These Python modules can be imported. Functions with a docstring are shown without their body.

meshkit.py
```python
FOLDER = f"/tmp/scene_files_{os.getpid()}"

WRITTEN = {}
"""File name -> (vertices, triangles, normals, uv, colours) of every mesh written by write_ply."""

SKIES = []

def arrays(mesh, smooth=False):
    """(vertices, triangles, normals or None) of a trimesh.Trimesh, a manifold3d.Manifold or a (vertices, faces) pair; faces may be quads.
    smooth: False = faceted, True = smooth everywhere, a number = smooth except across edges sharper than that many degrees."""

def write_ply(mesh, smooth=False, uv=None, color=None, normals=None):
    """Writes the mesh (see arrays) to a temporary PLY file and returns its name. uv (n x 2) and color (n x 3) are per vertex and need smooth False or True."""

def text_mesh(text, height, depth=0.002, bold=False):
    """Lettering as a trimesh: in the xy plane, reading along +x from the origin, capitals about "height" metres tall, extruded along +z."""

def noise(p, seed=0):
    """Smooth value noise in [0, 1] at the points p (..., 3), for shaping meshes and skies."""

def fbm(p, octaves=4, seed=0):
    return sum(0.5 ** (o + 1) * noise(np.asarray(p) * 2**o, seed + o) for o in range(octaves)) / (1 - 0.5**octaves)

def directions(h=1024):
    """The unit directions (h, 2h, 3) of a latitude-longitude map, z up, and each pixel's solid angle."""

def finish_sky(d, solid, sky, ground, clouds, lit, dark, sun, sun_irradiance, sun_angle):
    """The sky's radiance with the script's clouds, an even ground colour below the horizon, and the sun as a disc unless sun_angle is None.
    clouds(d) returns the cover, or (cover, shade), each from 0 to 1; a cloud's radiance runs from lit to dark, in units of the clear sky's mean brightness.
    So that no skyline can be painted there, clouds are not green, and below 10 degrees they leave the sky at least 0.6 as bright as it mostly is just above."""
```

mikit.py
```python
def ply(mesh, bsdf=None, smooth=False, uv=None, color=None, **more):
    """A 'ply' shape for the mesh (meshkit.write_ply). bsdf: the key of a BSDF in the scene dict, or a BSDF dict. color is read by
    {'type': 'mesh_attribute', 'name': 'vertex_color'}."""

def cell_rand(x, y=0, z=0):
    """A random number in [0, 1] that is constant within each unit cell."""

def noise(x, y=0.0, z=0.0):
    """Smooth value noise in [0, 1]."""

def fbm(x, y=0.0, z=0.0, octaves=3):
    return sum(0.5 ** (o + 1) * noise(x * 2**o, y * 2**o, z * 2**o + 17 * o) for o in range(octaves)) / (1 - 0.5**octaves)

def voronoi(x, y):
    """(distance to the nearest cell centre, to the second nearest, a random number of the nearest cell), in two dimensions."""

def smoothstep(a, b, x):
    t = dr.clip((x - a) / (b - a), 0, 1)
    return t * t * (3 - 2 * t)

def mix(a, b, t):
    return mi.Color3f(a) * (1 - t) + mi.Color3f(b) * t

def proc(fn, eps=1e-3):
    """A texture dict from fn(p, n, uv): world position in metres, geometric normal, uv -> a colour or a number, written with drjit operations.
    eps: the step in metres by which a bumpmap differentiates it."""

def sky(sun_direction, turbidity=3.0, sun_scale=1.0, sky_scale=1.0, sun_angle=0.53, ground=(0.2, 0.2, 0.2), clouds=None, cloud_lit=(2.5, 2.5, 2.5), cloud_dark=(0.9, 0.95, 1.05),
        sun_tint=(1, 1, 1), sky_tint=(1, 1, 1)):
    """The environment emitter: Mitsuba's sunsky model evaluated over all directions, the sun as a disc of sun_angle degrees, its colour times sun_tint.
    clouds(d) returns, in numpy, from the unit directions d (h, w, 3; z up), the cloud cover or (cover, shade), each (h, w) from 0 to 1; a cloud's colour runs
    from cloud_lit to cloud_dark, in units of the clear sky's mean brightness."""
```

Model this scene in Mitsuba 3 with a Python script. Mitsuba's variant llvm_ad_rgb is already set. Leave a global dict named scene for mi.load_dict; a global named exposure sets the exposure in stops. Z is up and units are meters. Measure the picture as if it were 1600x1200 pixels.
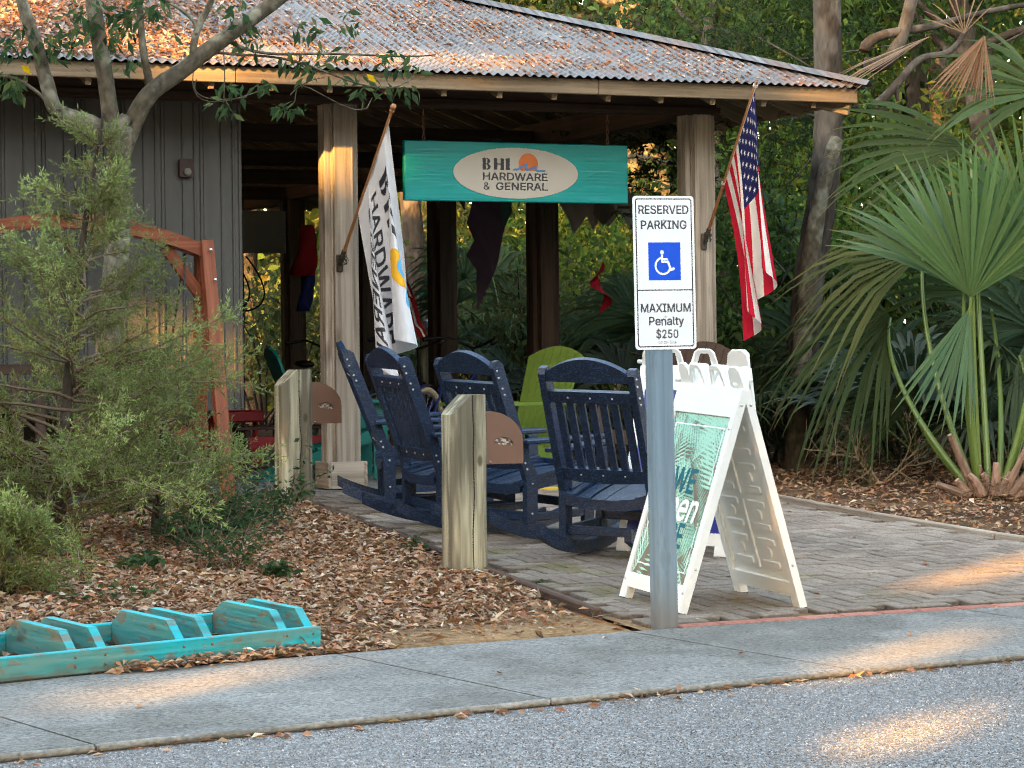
import math, random
import numpy as np, trimesh, drjit as dr, mitsuba as mi, mikit, meshkit
from mikit import proc, noise, fbm, voronoi, cell_rand, smoothstep, mix
from shapely.geometry import Polygon, LineString, Point, box as sbox
from shapely import affinity
from shapely.ops import unary_union

# ------------------------------------------------------------------ camera, sky, exposure
# world: x along the shop front (to the right), y into the building, z up; origin = foot of the left porch column
CAM = np.array([-5.79, -17.139, 0.856])
FWD = np.array([0.3827, 0.9238, -0.0075])
UPV = np.array([0.013, 0.003, 1.0])
scene, labels = {}, {}
T = mi.ScalarTransform4f
scene['camera'] = {'type': 'perspective', 'fov': 22.62, 'fov_axis': 'x', 'near_clip': 0.1, 'far_clip': 400.0,
                   'to_world': T().look_at(origin=CAM.tolist(), target=(CAM + FWD * 10).tolist(), up=UPV.tolist())}
SUN = np.array([-0.795, -0.557, 0.25]); SUN /= np.linalg.norm(SUN)
scene['sky'] = mikit.sky(SUN.tolist(), turbidity=3, sun_scale=0.26, sky_scale=1.0, sun_tint=(1.3, 0.96, 0.48),
                         sky_tint=(1.52, 1.08, 0.80), sun_angle=0.8)
exposure = 6.1

rng = np.random.default_rng(7)
GY = 0.0425
def G(x, y):
    "height of the gently sloping ground"
    return GY * np.clip(y, -17.0, 0.0)

# ------------------------------------------------------------------ naming helpers
def numbered(k):
    if k not in scene and k not in labels and not any(q.startswith(k + '__') for q in USED):
        return k
    i = 1
    while f'{k}_{i:03d}' in scene or f'{k}_{i:03d}' in labels: i += 1
    return f'{k}_{i:03d}'
USED = set()
COUNT = {}
def thing(name, label, cat=None, group=None, kind=None):
    n = COUNT.get(name, 0); COUNT[name] = n + 1
    key = name if n == 0 else f'{name}_{n:03d}'
    labels[key] = {'label': label}
    if cat: labels[key]['category'] = cat
    if group: labels[key]['group'] = group
    if kind: labels[key]['kind'] = kind
    return key
def key_of(parent, name):
    full = f'{parent}__{name}' if parent else name
    n = COUNT.get(full, 0); COUNT[full] = n + 1
    return full if n == 0 else f'{full}_{n:03d}'
def put(parent, name, mesh, bsdf, smooth=False, label=None, kind=None, M=None):
    "one shape entry; parent None = the thing's own key is name (already registered by thing())"
    key = key_of(parent, name) if parent else name
    if isinstance(mesh, dict): d = dict(mesh)
    elif isinstance(mesh, MB): d = mesh.ply(bsdf, smooth)
    else: d = mikit.ply(mesh, bsdf, smooth)
    if M is not None: d['to_world'] = T(np.asarray(M, float).tolist()) if not isinstance(M, T) else M
    scene[key] = d
    if label or kind:
        labels[key] = {}
        if label: labels[key]['label'] = label
        if kind: labels[key]['kind'] = kind
    return key

# ------------------------------------------------------------------ mesh builder
def rotz(a): c, s = math.cos(a), math.sin(a); return np.array([[c, -s, 0], [s, c, 0], [0, 0, 1.0]])
def rotx(a): c, s = math.cos(a), math.sin(a); return np.array([[1, 0, 0], [0, c, -s], [0, s, c]])
def roty(a): c, s = math.cos(a), math.sin(a); return np.array([[c, 0, s], [0, 1, 0], [-s, 0, c]])
def xf(R=None, t=(0, 0, 0)):
    M = np.eye(4)
    if R is not None: M[:3, :3] = R
    M[:3, 3] = t
    return M
def unit(v): v = np.asarray(v, float); return v / (np.linalg.norm(v) + 1e-12)
def frame(d, up=(0, 0, 1)):
    x = unit(d); z = np.asarray(up, float); z = z - x * (z @ x)
    if np.linalg.norm(z) < 1e-6: z = np.array([0, 1.0, 0]) - x * x[1]
    z = unit(z); return np.stack([x, np.cross(z, x), z], 1)

def _bevel_faces():
    c = np.array([[sx, sy, sz] for sx in (-1, 1) for sy in (-1, 1) for sz in (-1, 1)], float)
    pts, own = [], []
    for i in range(8):
        for a in range(3): pts.append((i, a))
    hull = None
    P = []
    for i, a in pts:
        p = c[i] * 0.8; p[a] = c[i][a]; P.append(p)
    h = trimesh.convex.convex_hull(np.array(P), qhull_options='QbB Pp Qt')
    # map hull vertices back to pts order
    idx = [int(np.argmin(np.abs(np.array(P) - v).sum(1))) for v in h.vertices]
    F = np.array([[idx[k] for k in f] for f in h.faces])
    return c, pts, F
_BC, _BP, _BF = _bevel_faces()

class MB:
    def __init__(s): s.V, s.F, s.UV, s.C, s.n = [], [], [], [], 0
    def add(s, v, f, uv=None, c=None):
        v = np.asarray(v, float); f = np.asarray(f, int)
        if f.ndim == 2 and f.shape[1] == 4: f = np.vstack([f[:, [0, 1, 2]], f[:, [0, 2, 3]]])
        s.V.append(v); s.F.append(f + s.n); s.n += len(v)
        s.UV.append(np.zeros((len(v), 2)) if uv is None else np.asarray(uv, float))
        col = np.ones((len(v), 3)) if c is None else np.broadcast_to(np.asarray(c, float), (len(v), 3))
        s.C.append(col); return s
    def mesh(s, m, c=None, M=None, uv=None):
        v = np.asarray(m.vertices, float)
        if M is not None: v = v @ M[:3, :3].T + M[:3, 3]
        return s.add(v, m.faces, uv, c)
    def box(s, c, size, R=None, bevel=0.003, col=None, tone=None):
        size = np.asarray(size, float); h = size / 2; b = min(bevel, h.min() * 0.45)
        L = np.empty((24, 3))
        for k, (i, a) in enumerate(_BP):
            p = _BC[i] * (h - b); p[a] = _BC[i][a] * h[a]; L[k] = p
        ax = int(np.argmax(size)); o = [q for q in range(3) if q != ax]
        t = rng.integers(1, 4000) if tone is None else tone
        uv = np.stack([L[:, ax] + 20.0 * t + 10, L[:, o[0]] + L[:, o[1]] + 0.37 * (t % 97)], 1)
        v = L if R is None else L @ np.asarray(R).T
        return s.add(v + np.asarray(c, float), _BF, uv, col)
    def beam(s, p0, p1, w, h, up=(0, 0, 1), bevel=0.003, col=None, tone=None):
        p0, p1 = np.asarray(p0, float), np.asarray(p1, float)
        return s.box((p0 + p1) / 2, (np.linalg.norm(p1 - p0), w, h), frame(p1 - p0, up), bevel, col, tone)
    def tube(s, P, r, sides=8, cap=True, col=None):
        P = np.asarray(P, float); n = len(P); r = np.broadcast_to(np.asarray(r, float), (n,))
        t = np.gradient(P, axis=0); t /= np.linalg.norm(t, axis=1, keepdims=True) + 1e-12
        a = np.cross(t[0], [0.3, 0.2, 0.93]); a = unit(a) if np.linalg.norm(a) > 1e-3 else np.array([1.0, 0, 0])
        A = []
        for k in range(n):
            a = unit(a - t[k] * (a @ t[k])); A.append(a)
        A = np.array(A); B = np.cross(t, A); ang = np.arange(sides) * 2 * np.pi / sides
        V = P[:, None] + r[:, None, None] * (np.cos(ang)[None, :, None] * A[:, None] + np.sin(ang)[None, :, None] * B[:, None])
        i, j = np.meshgrid(np.arange(n - 1), np.arange(sides), indexing='ij')
        q = np.stack([i * sides + j, i * sides + (j + 1) % sides, (i + 1) * sides + (j + 1) % sides, (i + 1) * sides + j], -1).reshape(-1, 4)
        d = np.concatenate([[0], np.cumsum(np.linalg.norm(np.diff(P, axis=0), axis=1))])
        uv = np.stack(np.broadcast_arrays(d[:, None], (ang * r.mean())[None, :]), -1).reshape(-1, 2)
        V = V.reshape(-1, 3); F = np.vstack([q[:, [0, 1, 2]], q[:, [0, 2, 3]]])
        if cap:
            m = len(V); V = np.vstack([V, P[:1], P[-1:]]); uv = np.vstack([uv, uv[:1], uv[-1:]])
            j = np.arange(sides); jn = (j + 1) % sides
            F = np.vstack([F, np.stack([jn, j, j * 0 + m], 1), np.stack([(n - 1) * sides + j, (n - 1) * sides + jn, j * 0 + m + 1], 1)])
        return s.add(V, F, uv, col)
    def prism(s, poly, depth, M=None, col=None):
        for g in (getattr(poly, 'geoms', None) or [poly]):
            if g.is_empty or g.geom_type != 'Polygon': continue
            m = trimesh.creation.extrude_polygon(g, depth, engine='earcut')
            v = np.array(m.vertices); uv = v[:, :2] + 10 + 20 * int(rng.integers(1, 4000)) * np.array([1, 0])
            if M is not None: v = v @ M[:3, :3].T + M[:3, 3]
            s.add(v, m.faces, uv, col)
        return s
    def lathe(s, prof, M=None, sides=20, col=None):
        prof = np.asarray(prof, float); ang = np.arange(sides) * 2 * np.pi / sides; n = len(prof)
        V = np.stack([prof[:, :1] * np.cos(ang), prof[:, :1] * np.sin(ang), np.repeat(prof[:, 1:], sides, 1)], -1).reshape(-1, 3)
        i, j = np.meshgrid(np.arange(n - 1), np.arange(sides), indexing='ij')
        q = np.stack([i * sides + j, i * sides + (j + 1) % sides, (i + 1) * sides + (j + 1) % sides, (i + 1) * sides + j], -1).reshape(-1, 4)
        if M is not None: V = V @ M[:3, :3].T + M[:3, 3]
        return s.add(V, q, None, col)
    def sphere(s, c, r, col=None, sub=1, scale=(1, 1, 1)):
        m = trimesh.creation.icosphere(sub, r); return s.add(m.vertices * np.asarray(scale) + np.asarray(c), m.faces, None, col)
    def leaves(s, P, D, N, L, W, col, fold=0.15, droop=0.0):
        n = len(P); P, D, N = (np.asarray(a, float) for a in (P, D, N))
        D = D / (np.linalg.norm(D, axis=1, keepdims=True) + 1e-9); S = np.cross(D, N); S /= np.linalg.norm(S, axis=1, keepdims=True) + 1e-9
        N = np.cross(S, D); L = np.broadcast_to(L, (n,))[:, None]; W = np.broadcast_to(W, (n,))[:, None]
        m = P + D * L * 0.45 + N * fold * W
        tip = P + D * L; tip[:, 2] -= (droop * L[:, 0])
        V = np.stack([P, m + S * W / 2, tip, m - S * W / 2], 1).reshape(-1, 3)
        b = np.arange(n)[:, None] * 4
        F = np.vstack([b + [[0, 1, 2]], b + [[0, 2, 3]]])
        c = np.repeat(np.broadcast_to(col, (n, 3)), 4, 0)
        return s.add(V, F, np.tile([[0, .5], [.45, 0], [1, .5], [.45, 1]], (n, 1)), c)
    def arrays(s): return np.vstack(s.V), np.vstack(s.F)
    def warp(s, fn): s.V = [fn(v) for v in s.V]; return s
    def ply(s, bsdf, smooth=False):
        v, f = s.arrays(); C = np.vstack(s.C)
        return mikit.ply(trimesh.Trimesh(v, f, process=False), bsdf, smooth, uv=np.vstack(s.UV), color=C)

def rdir(n):
    v = rng.normal(size=(n, 3)); return v / np.linalg.norm(v, axis=1, keepdims=True)
def pick(pal, n, jit=0.18):
    pal = np.asarray(pal, float); c = pal[rng.integers(0, len(pal), n)]
    return np.clip(c * (1 + rng.normal(0, jit, (n, 1))) * (1 + rng.normal(0, jit * .25, (n, 3))), 0.004, 0.9)

# ------------------------------------------------------------------ materials
def bs(name, base, rough=0.6, spec=0.4, bump=None, bscale=0.002, metallic=0.0, **kw):
    b = {'type': 'rgb', 'value': list(base)} if isinstance(base, (tuple, list)) else base
    d = {'type': 'principled', 'base_color': b, 'roughness': rough, 'specular': spec, 'metallic': metallic, **kw}
    if bump is not None:
        d = {'type': 'bumpmap', 'arbitrary': {'type': 'proc', **{k: v for k, v in proc(bump[0], bump[1]).items() if k != 'type'}}, 'scale': bscale, 'bsdf': d}
    scene[name] = {'type': 'twosided', 'bsdf': d}
VC = {'type': 'mesh_attribute', 'name': 'vertex_color'}
bs('m_vc', VC, 0.65, 0.35)                    # matt things coloured per piece
bs('m_vc_gloss', VC, 0.3, 0.5)
scene['m_leaf'] = {'type': 'principledthin', 'base_color': VC, 'roughness': 0.42, 'diff_trans': 1.1, 'eta': 1.35}
scene['m_canopy'] = {'type': 'twosided', 'bsdf': {'type': 'diffuse', 'reflectance': {'type': 'rgb', 'value': [.04, .065, .02]}}}
scene['m_needle'] = {'type': 'principledthin', 'base_color': VC, 'roughness': 0.7, 'diff_trans': 0.8, 'eta': 1.2}
scene['m_dry'] = {'type': 'twosided', 'bsdf': {'type': 'principled', 'base_color': VC, 'roughness': 0.7, 'specular': 0.25}}
scene['m_cloth'] = {'type': 'principledthin', 'base_color': VC, 'roughness': 0.8, 'diff_trans': 0.4, 'eta': 1.2}

def asphalt(p, n, uv):
    f1, f2, r = voronoi(p.x * 80, p.y * 80)
    g1, g2, r2 = voronoi(p.x * 210 + 3, p.y * 210)
    big = fbm(p.x * 0.7, p.y * 0.7, 0, 3)
    stone = 0.10 + 0.16 * r ** 3 + 0.10 * r2 * r2
    v = stone * (0.75 + 0.35 * smoothstep(0.55, 0.2, f1)) * (0.8 + 0.4 * big)
    oil = smoothstep(0.60, 0.75, fbm(p.x * 0.9 + 4, p.y * 1.3, 7, 3)); v = v * (1 - 0.35 * oil)
    return mi.Color3f(v * 1.02, v * 1.0, v * 0.99)
def asphalt_h(p, n, uv):
    f1, f2, r = voronoi(p.x * 95, p.y * 95); return smoothstep(0.7, 0.1, f1) * (0.4 + r)
bs('m_asphalt', proc(asphalt), 0.8, 0.3)
def concrete(p, n, uv):
    a = fbm(p.x * 1.3, p.y * 1.3, p.z * 2, 4); f = fbm(p.x * 90, p.y * 90, p.z * 90, 2); m = noise(p.x * 7, p.y * 7, 3)
    v = 0.165 * (0.62 + 0.5 * a) * (0.35 + 1.3 * f) * (0.9 + 0.2 * m)
    stain = smoothstep(0.52, 0.68, fbm(p.x * 2.1 + 9, p.y * 2.1, 5, 4))
    c = mi.Color3f(v * 1.03, v, v * 0.93)
    return mix(c, c * mi.Color3f(0.62, 0.6, 0.56), stain * 0.6)
def rough_h(p, n, uv): return fbm(p.x * 120, p.y * 120, p.z * 120, 2)
bs('m_concrete', proc(concrete), 0.85, 0.25, (rough_h, 0.002), 0.003)
def kerb_c(p, n, uv):
    f = fbm(p.x * 70, p.y * 70, p.z * 70, 3); a = fbm(p.x * 3, p.y * 3, 0, 3); v = 0.21 * (0.4 + 1.2 * f) * (0.6 + 0.7 * a)
    return mi.Color3f(v, v * 0.97, v * 0.88)
bs('m_kerb', proc(kerb_c), 0.9, 0.2, (rough_h, 0.002), 0.006)
def dirt(p, n, uv):
    a = fbm(p.x * 3, p.y * 3, 0, 4); f = fbm(p.x * 60, p.y * 60, 0, 3); s = smoothstep(0.45, 0.65, a)
    sandy = smoothstep(-6.0, -7.0, p.y + 0.5 * (a - 0.5)) * smoothstep(-2.9, -1.6, p.x) * smoothstep(0.3, -0.2, p.x)
    c = mix((0.055, 0.033, 0.02), (0.11, 0.068, 0.04), s)
    c = mix(c, (0.30, 0.19, 0.10), sandy * 0.75)
    return c * (0.5 + f)
bs('m_dirt', proc(dirt), 0.95, 0.1, (rough_h, 0.003), 0.012)
def paver_c(p, n, uv):
    t = cell_rand(uv.x * 0.05 - 0.2); f = fbm(p.x * 80, p.y * 80, p.z * 80, 3); a = fbm(p.x * 1.1, p.y * 1.1, 0, 3)
    c = mix((0.135, 0.108, 0.086), (0.20, 0.165, 0.135), t) * (0.55 + 0.9 * f) * (0.75 + 0.5 * a)
    moss = smoothstep(0.55, 0.75, fbm(p.x * 2.5, p.y * 2.5, 4, 3)) * smoothstep(1.2, -0.4, p.x)
    return mix(c, c * mi.Color3f(0.75, 0.78, 0.5), moss)
bs('m_paver', proc(paver_c), 0.9, 0.2, (rough_h, 0.002), 0.003)
def redpaver_c(p, n, uv):
    t = cell_rand(uv.x * 0.05 - 0.2); f = fbm(p.x * 80, p.y * 80, p.z * 80, 3)
    return mix((0.24, 0.10, 0.075), (0.33, 0.15, 0.11), t) * (0.5 + 0.9 * f)
bs('m_redpaver', proc(redpaver_c), 0.9, 0.2)

def woodfn(ca, cb, cdark, knots=0.5, streak=46.0, dirtz=0.0):
    def fn(p, n, uv):
        t = cell_rand(dr.floor(uv.x / 20.0) * 1.0 + 0.5, 7)
        l = uv.x - dr.floor(uv.x / 20.0) * 20.0
        w = uv.y + 0.02 * fbm(l * 2.0, uv.y * 5, t * 50, 2)
        g = fbm(w * streak, l * 1.6, t * 91, 3); g2 = noise(w * streak * 4.1, l * 6.0, t * 31)
        c = mix(ca, cb, smoothstep(0.25, 0.75, g)) * (0.78 + 0.4 * t) * (0.86 + 0.28 * g2)
        k = smoothstep(0.66, 0.80, fbm(w * 9.0, l * 2.2, t * 17 + 3, 3)) * knots
        c = mix(c, cdark, k)
        crack = smoothstep(0.90, 0.97, noise(w * 55.0, l * 0.9, t * 13)) * 0.6
        return mix(c, mi.Color3f(cdark) * 0.5, crack)
    return fn
def wood_h(p, n, uv):
    l = uv.x - dr.floor(uv.x / 20.0) * 20.0
    return fbm(uv.y * 60.0, l * 2.0, 3, 2)
def wood(name, ca, cb, cdark, knots=0.5, streak=46.0, rough=0.8, h=0.004):
    bs(name, proc(woodfn(ca, cb, cdark, knots, streak)), rough, 0.25, (wood_h, 0.002), h)
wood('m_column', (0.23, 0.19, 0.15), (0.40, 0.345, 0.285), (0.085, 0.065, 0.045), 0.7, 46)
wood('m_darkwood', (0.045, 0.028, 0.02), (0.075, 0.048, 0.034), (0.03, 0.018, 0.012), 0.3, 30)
wood('m_fascia', (0.21, 0.155, 0.10), (0.32, 0.245, 0.165), (0.14, 0.085, 0.05), 0.55, 50)
def bollard_wood(p, n, uv):
    c = woodfn((0.20, 0.182, 0.125), (0.45, 0.42, 0.305), (0.10, 0.08, 0.05), 0.6, 40)(p, n, uv)
    s = smoothstep(0.36, 0.58, fbm(p.x * 16 + p.y * 9, p.y * 16, p.z * 1.7, 4)); g = smoothstep(0.5, 0.75, fbm(p.x * 11, p.y * 11, p.z * 3 + 4, 3))
    c = mix(c, mi.Color3f(0.075, 0.065, 0.048), s * 0.78)
    l = uv.x - dr.floor(uv.x / 20.0) * 20.0; w = dr.abs(uv.y - 0.012 - 0.05 * (fbm(l * 2.2, 3.0, uv.x * 0.05, 3) - 0.5))
    c = mix(c, mi.Color3f(0.03, 0.024, 0.017), smoothstep(0.0045, 0.002, w))
    kn = dr.sqrt(dr.square(uv.y - 0.05) + dr.square((l - 10.62) * 0.5)); c = mix(c, mi.Color3f(0.06, 0.045, 0.03), smoothstep(0.02, 0.008, kn) * 0.8)
    return mix(c, mi.Color3f(0.20, 0.215, 0.11), g * 0.5 * smoothstep(0.5, 0.0, p.z + 0.2))
bs('m_bollard', proc(bollard_wood), 0.9, 0.2, (wood_h, 0.002), 0.006)
wood('m_stain', (0.155, 0.042, 0.02), (0.24, 0.075, 0.034), (0.10, 0.03, 0.015), 0.4, 40, 0.5)
def teal_wood(p, n, uv):
    l = uv.x - dr.floor(uv.x / 20.0) * 20.0; t = cell_rand(dr.floor(uv.x / 20.0) + 0.5, 7)
    ring = fbm(uv.y * 36.0 + 0.5 * fbm(l * 3, uv.y * 8, t * 9, 2), l * 1.4, t * 40, 3)
    paint = mix((0.0, 0.27, 0.32), (0.01, 0.42, 0.48), ring)
    wear = smoothstep(0.36, 0.58, fbm(uv.y * 26.0, l * 2.6, t * 77, 4)) * (0.35 + 0.65 * smoothstep(0.6, -0.2, dr.abs(n.z)))
    wear = dr.maximum(wear, smoothstep(0.6, 0.95, dr.abs(n.x)) * (0.45 + 0.5 * ring))
    hgt = p.z - 0.0425 * p.y; chip = smoothstep(0.60, 0.66, fbm(l * 16, uv.y * 34, t * 13, 3)); soil = smoothstep(0.045, 0.0, hgt + 0.03 * (fbm(p.x * 14, p.y * 14, p.z * 14, 3) - 0.5))
    wornc = mix((0.045, 0.17, 0.145), (0.15, 0.20, 0.15), noise(l * 9, uv.y * 60, t * 5))
    stain = smoothstep(0.62, 0.78, fbm(l * 5, uv.y * 12, t * 21, 4))
    c = mix(mix(paint, wornc, wear * 0.85), (0.05, 0.045, 0.03), stain * 0.8)
    c = mix(c, mi.Color3f(0.17, 0.13, 0.09), chip * 0.7)
    return mix(c, mi.Color3f(0.09, 0.065, 0.04), soil * 0.75)
bs('m_rack', proc(teal_wood), 0.55, 0.35, (wood_h, 0.002), 0.004)
def sign_teal(p, n, uv):
    g = fbm(p.z * 120, p.x * 1.5, 2, 3); a = noise(p.x * 2, p.z * 5, 1)
    return mix((0.0, 0.25, 0.245), (0.0, 0.335, 0.325), g) * (0.9 + 0.2 * a)
def sign_h(p, n, uv): return fbm(p.z * 130, p.x * 3, 2, 2)
bs('m_signteal', proc(sign_teal), 0.28, 0.5, (sign_h, 0.002), 0.0012)
def navy(p, n, uv):
    r = smoothstep(0.45, 0.85, noise(p.x * 150, p.y * 150, p.z * 150)); a = fbm(p.x * 9, p.y * 9, p.z * 9, 2); d = smoothstep(0.55, 0.8, fbm(p.x * 5 + 3, p.y * 5, p.z * 4, 3)) * smoothstep(0.3, 0.9, n.z)
    return mix(mix((0.005, 0.014, 0.036), (0.016, 0.042, 0.100), r) * (0.7 + 0.6 * a), (0.045, 0.065, 0.09), d * 0.4)
bs('m_navy', proc(navy), 0.42, 0.5, (rough_h, 0.002), 0.0015)
def wall_c(p, n, uv):
    a = fbm(p.x * 1.6, p.z * 0.7, 0, 3); s = fbm(p.x * 14, p.z * 0.8, 3, 3)
    return mi.Color3f(0.085, 0.085, 0.08) * (0.7 + 0.35 * a) * (0.75 + 0.5 * s)
bs('m_wall', proc(wall_c), 0.5, 0.4)
def tin_c(p, n, uv):
    t = cell_rand(dr.floor(p.x / 0.61), 5); a = fbm(p.x * 2.4, p.y * 2.4, 0, 4); s = fbm(p.x * 22, p.y * 1.6, 1, 3)
    base = mix((0.085, 0.08, 0.078), (0.155, 0.155, 0.157), a) * (0.6 + 0.75 * s) * (0.9 + 0.2 * t)
    ph = dr.sin(2 * math.pi / 0.068 * dr.select(dr.abs(n.y) > dr.abs(n.x), p.x, p.y)); dirt_ = smoothstep(0.1, -0.8, ph) * smoothstep(0.25, 0.6, fbm(p.x * 4, p.y * 3, 8, 3))
    base = mix(base, (0.045, 0.03, 0.024), dirt_ * 0.85)
    rust = smoothstep(0.52, 0.7, fbm(p.x * 7, p.y * 1.3, 5, 4))
    return mix(base, (0.14, 0.085, 0.06), rust * 0.65)
bs('m_tin', proc(tin_c), 0.55, 0.45)
def bark_c(p, n, uv):
    a = fbm(uv.x * 5, uv.y * 26, 0, 3); f = fbm(p.x * 40, p.y * 40, p.z * 22, 3)
    li = smoothstep(0.5, 0.66, fbm(p.x * 9, p.y * 9, p.z * 7, 3))
    c = mix((0.045, 0.038, 0.026), (0.125, 0.105, 0.073), a) * (0.3 + 1.3 * f)
    return mix(c, mi.Color3f(0.23, 0.225, 0.17) * (0.4 + 1.1 * f), li * 0.5)
def bark_h(p, n, uv): return fbm(p.x * 45, p.y * 45, p.z * 18, 3)
bs('m_bark', proc(bark_c), 0.9, 0.2, (bark_h, 0.003), 0.012)
def bark2_c(p, n, uv):
    f = fbm(p.x * 34, p.y * 34, p.z * 9, 4); li = smoothstep(0.5, 0.62, fbm(p.x * 5, p.y * 5, p.z * 3, 3))
    return mix(mi.Color3f(0.05, 0.04, 0.031) * (0.3 + 1.3 * f), mi.Color3f(0.15, 0.135, 0.115) * (0.4 + f), li * 0.5)
bs('m_barkdark', proc(bark2_c), 0.9, 0.2, (bark_h, 0.003), 0.014)
def post_c(p, n, uv):
    l = uv.x - dr.floor(uv.x / 20.0) * 20.0; g = fbm(uv.y * 60, l * 2.0, 1, 3); s = smoothstep(0.58, 0.72, fbm(p.x * 30, p.y * 30, p.z * 7, 4))
    c = mi.Color3f(0.165, 0.235, 0.295) * (0.75 + 0.5 * g); d = smoothstep(-0.02, -0.32, p.z + 0.12 * (fbm(p.x * 25, p.y * 25, p.z * 9, 3) - 0.5))
    return mix(mix(c, mi.Color3f(0.115, 0.15, 0.175), s * 0.4), mi.Color3f(0.13, 0.10, 0.07), d * 0.6)
bs('m_postgrey', proc(post_c), 0.5, 0.4, (wood_h, 0.002), 0.003)
bs('m_signwhite', (0.80, 0.83, 0.83), 0.35, 0.5)
bs('m_white', (0.74, 0.76, 0.74), 0.4, 0.45)
bs('m_ink', (0.035, 0.035, 0.045), 0.5, 0.4)
bs('m_blue', (0.0, 0.075, 0.62), 0.4, 0.5)
bs('m_brownmetal', (0.155, 0.082, 0.055), 0.55, 0.4)
bs('m_black', (0.012, 0.012, 0.014), 0.45, 0.4)
bs('m_steel', (0.55, 0.55, 0.55), 0.3, 0.5, metallic=0.9)
bs('m_yellow', (0.62, 0.38, 0.03), 0.6, 0.3)
bs('m_lime', (0.125, 0.19, 0.03), 0.55, 0.35)
bs('m_red', (0.33, 0.012, 0.022), 0.4, 0.5)
bs('m_tealplastic', (0.0, 0.145, 0.125), 0.45, 0.4)
bs('m_pole', (0.30, 0.14, 0.06), 0.4, 0.45)
# ================================================================== SETTING: ground, road, pavement, patio
KX = np.array([-4.175, -3.854, -3.041, -2.102, -0.719, 0.139]); KY = np.array([-8.896, -8.867, -8.739, -8.568, -8.349, -8.266])
kc = np.polyfit(KX, KY, 2)
def kerb_y(x):
    x = np.asarray(x, float); xc = np.clip(x, -5.5, 3.0)
    return np.polyval(kc, xc) + (x - xc) * (2 * kc[0] * xc + kc[1])
IX = np.array([-3.902, -2.541, -1.978, -0.91, -0.08, 1.007]); IY = np.array([-7.52, -7.26, -7.2, -7.108, -7.06, -6.971])
ic = np.polyfit(IX, IY, 2)
def inner_y(x):
    x = np.asarray(x, float); xc = np.clip(x, -5.5, 3.0)
    return np.polyval(ic, xc) + (x - xc) * (2 * ic[0] * xc + ic[1])
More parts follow.
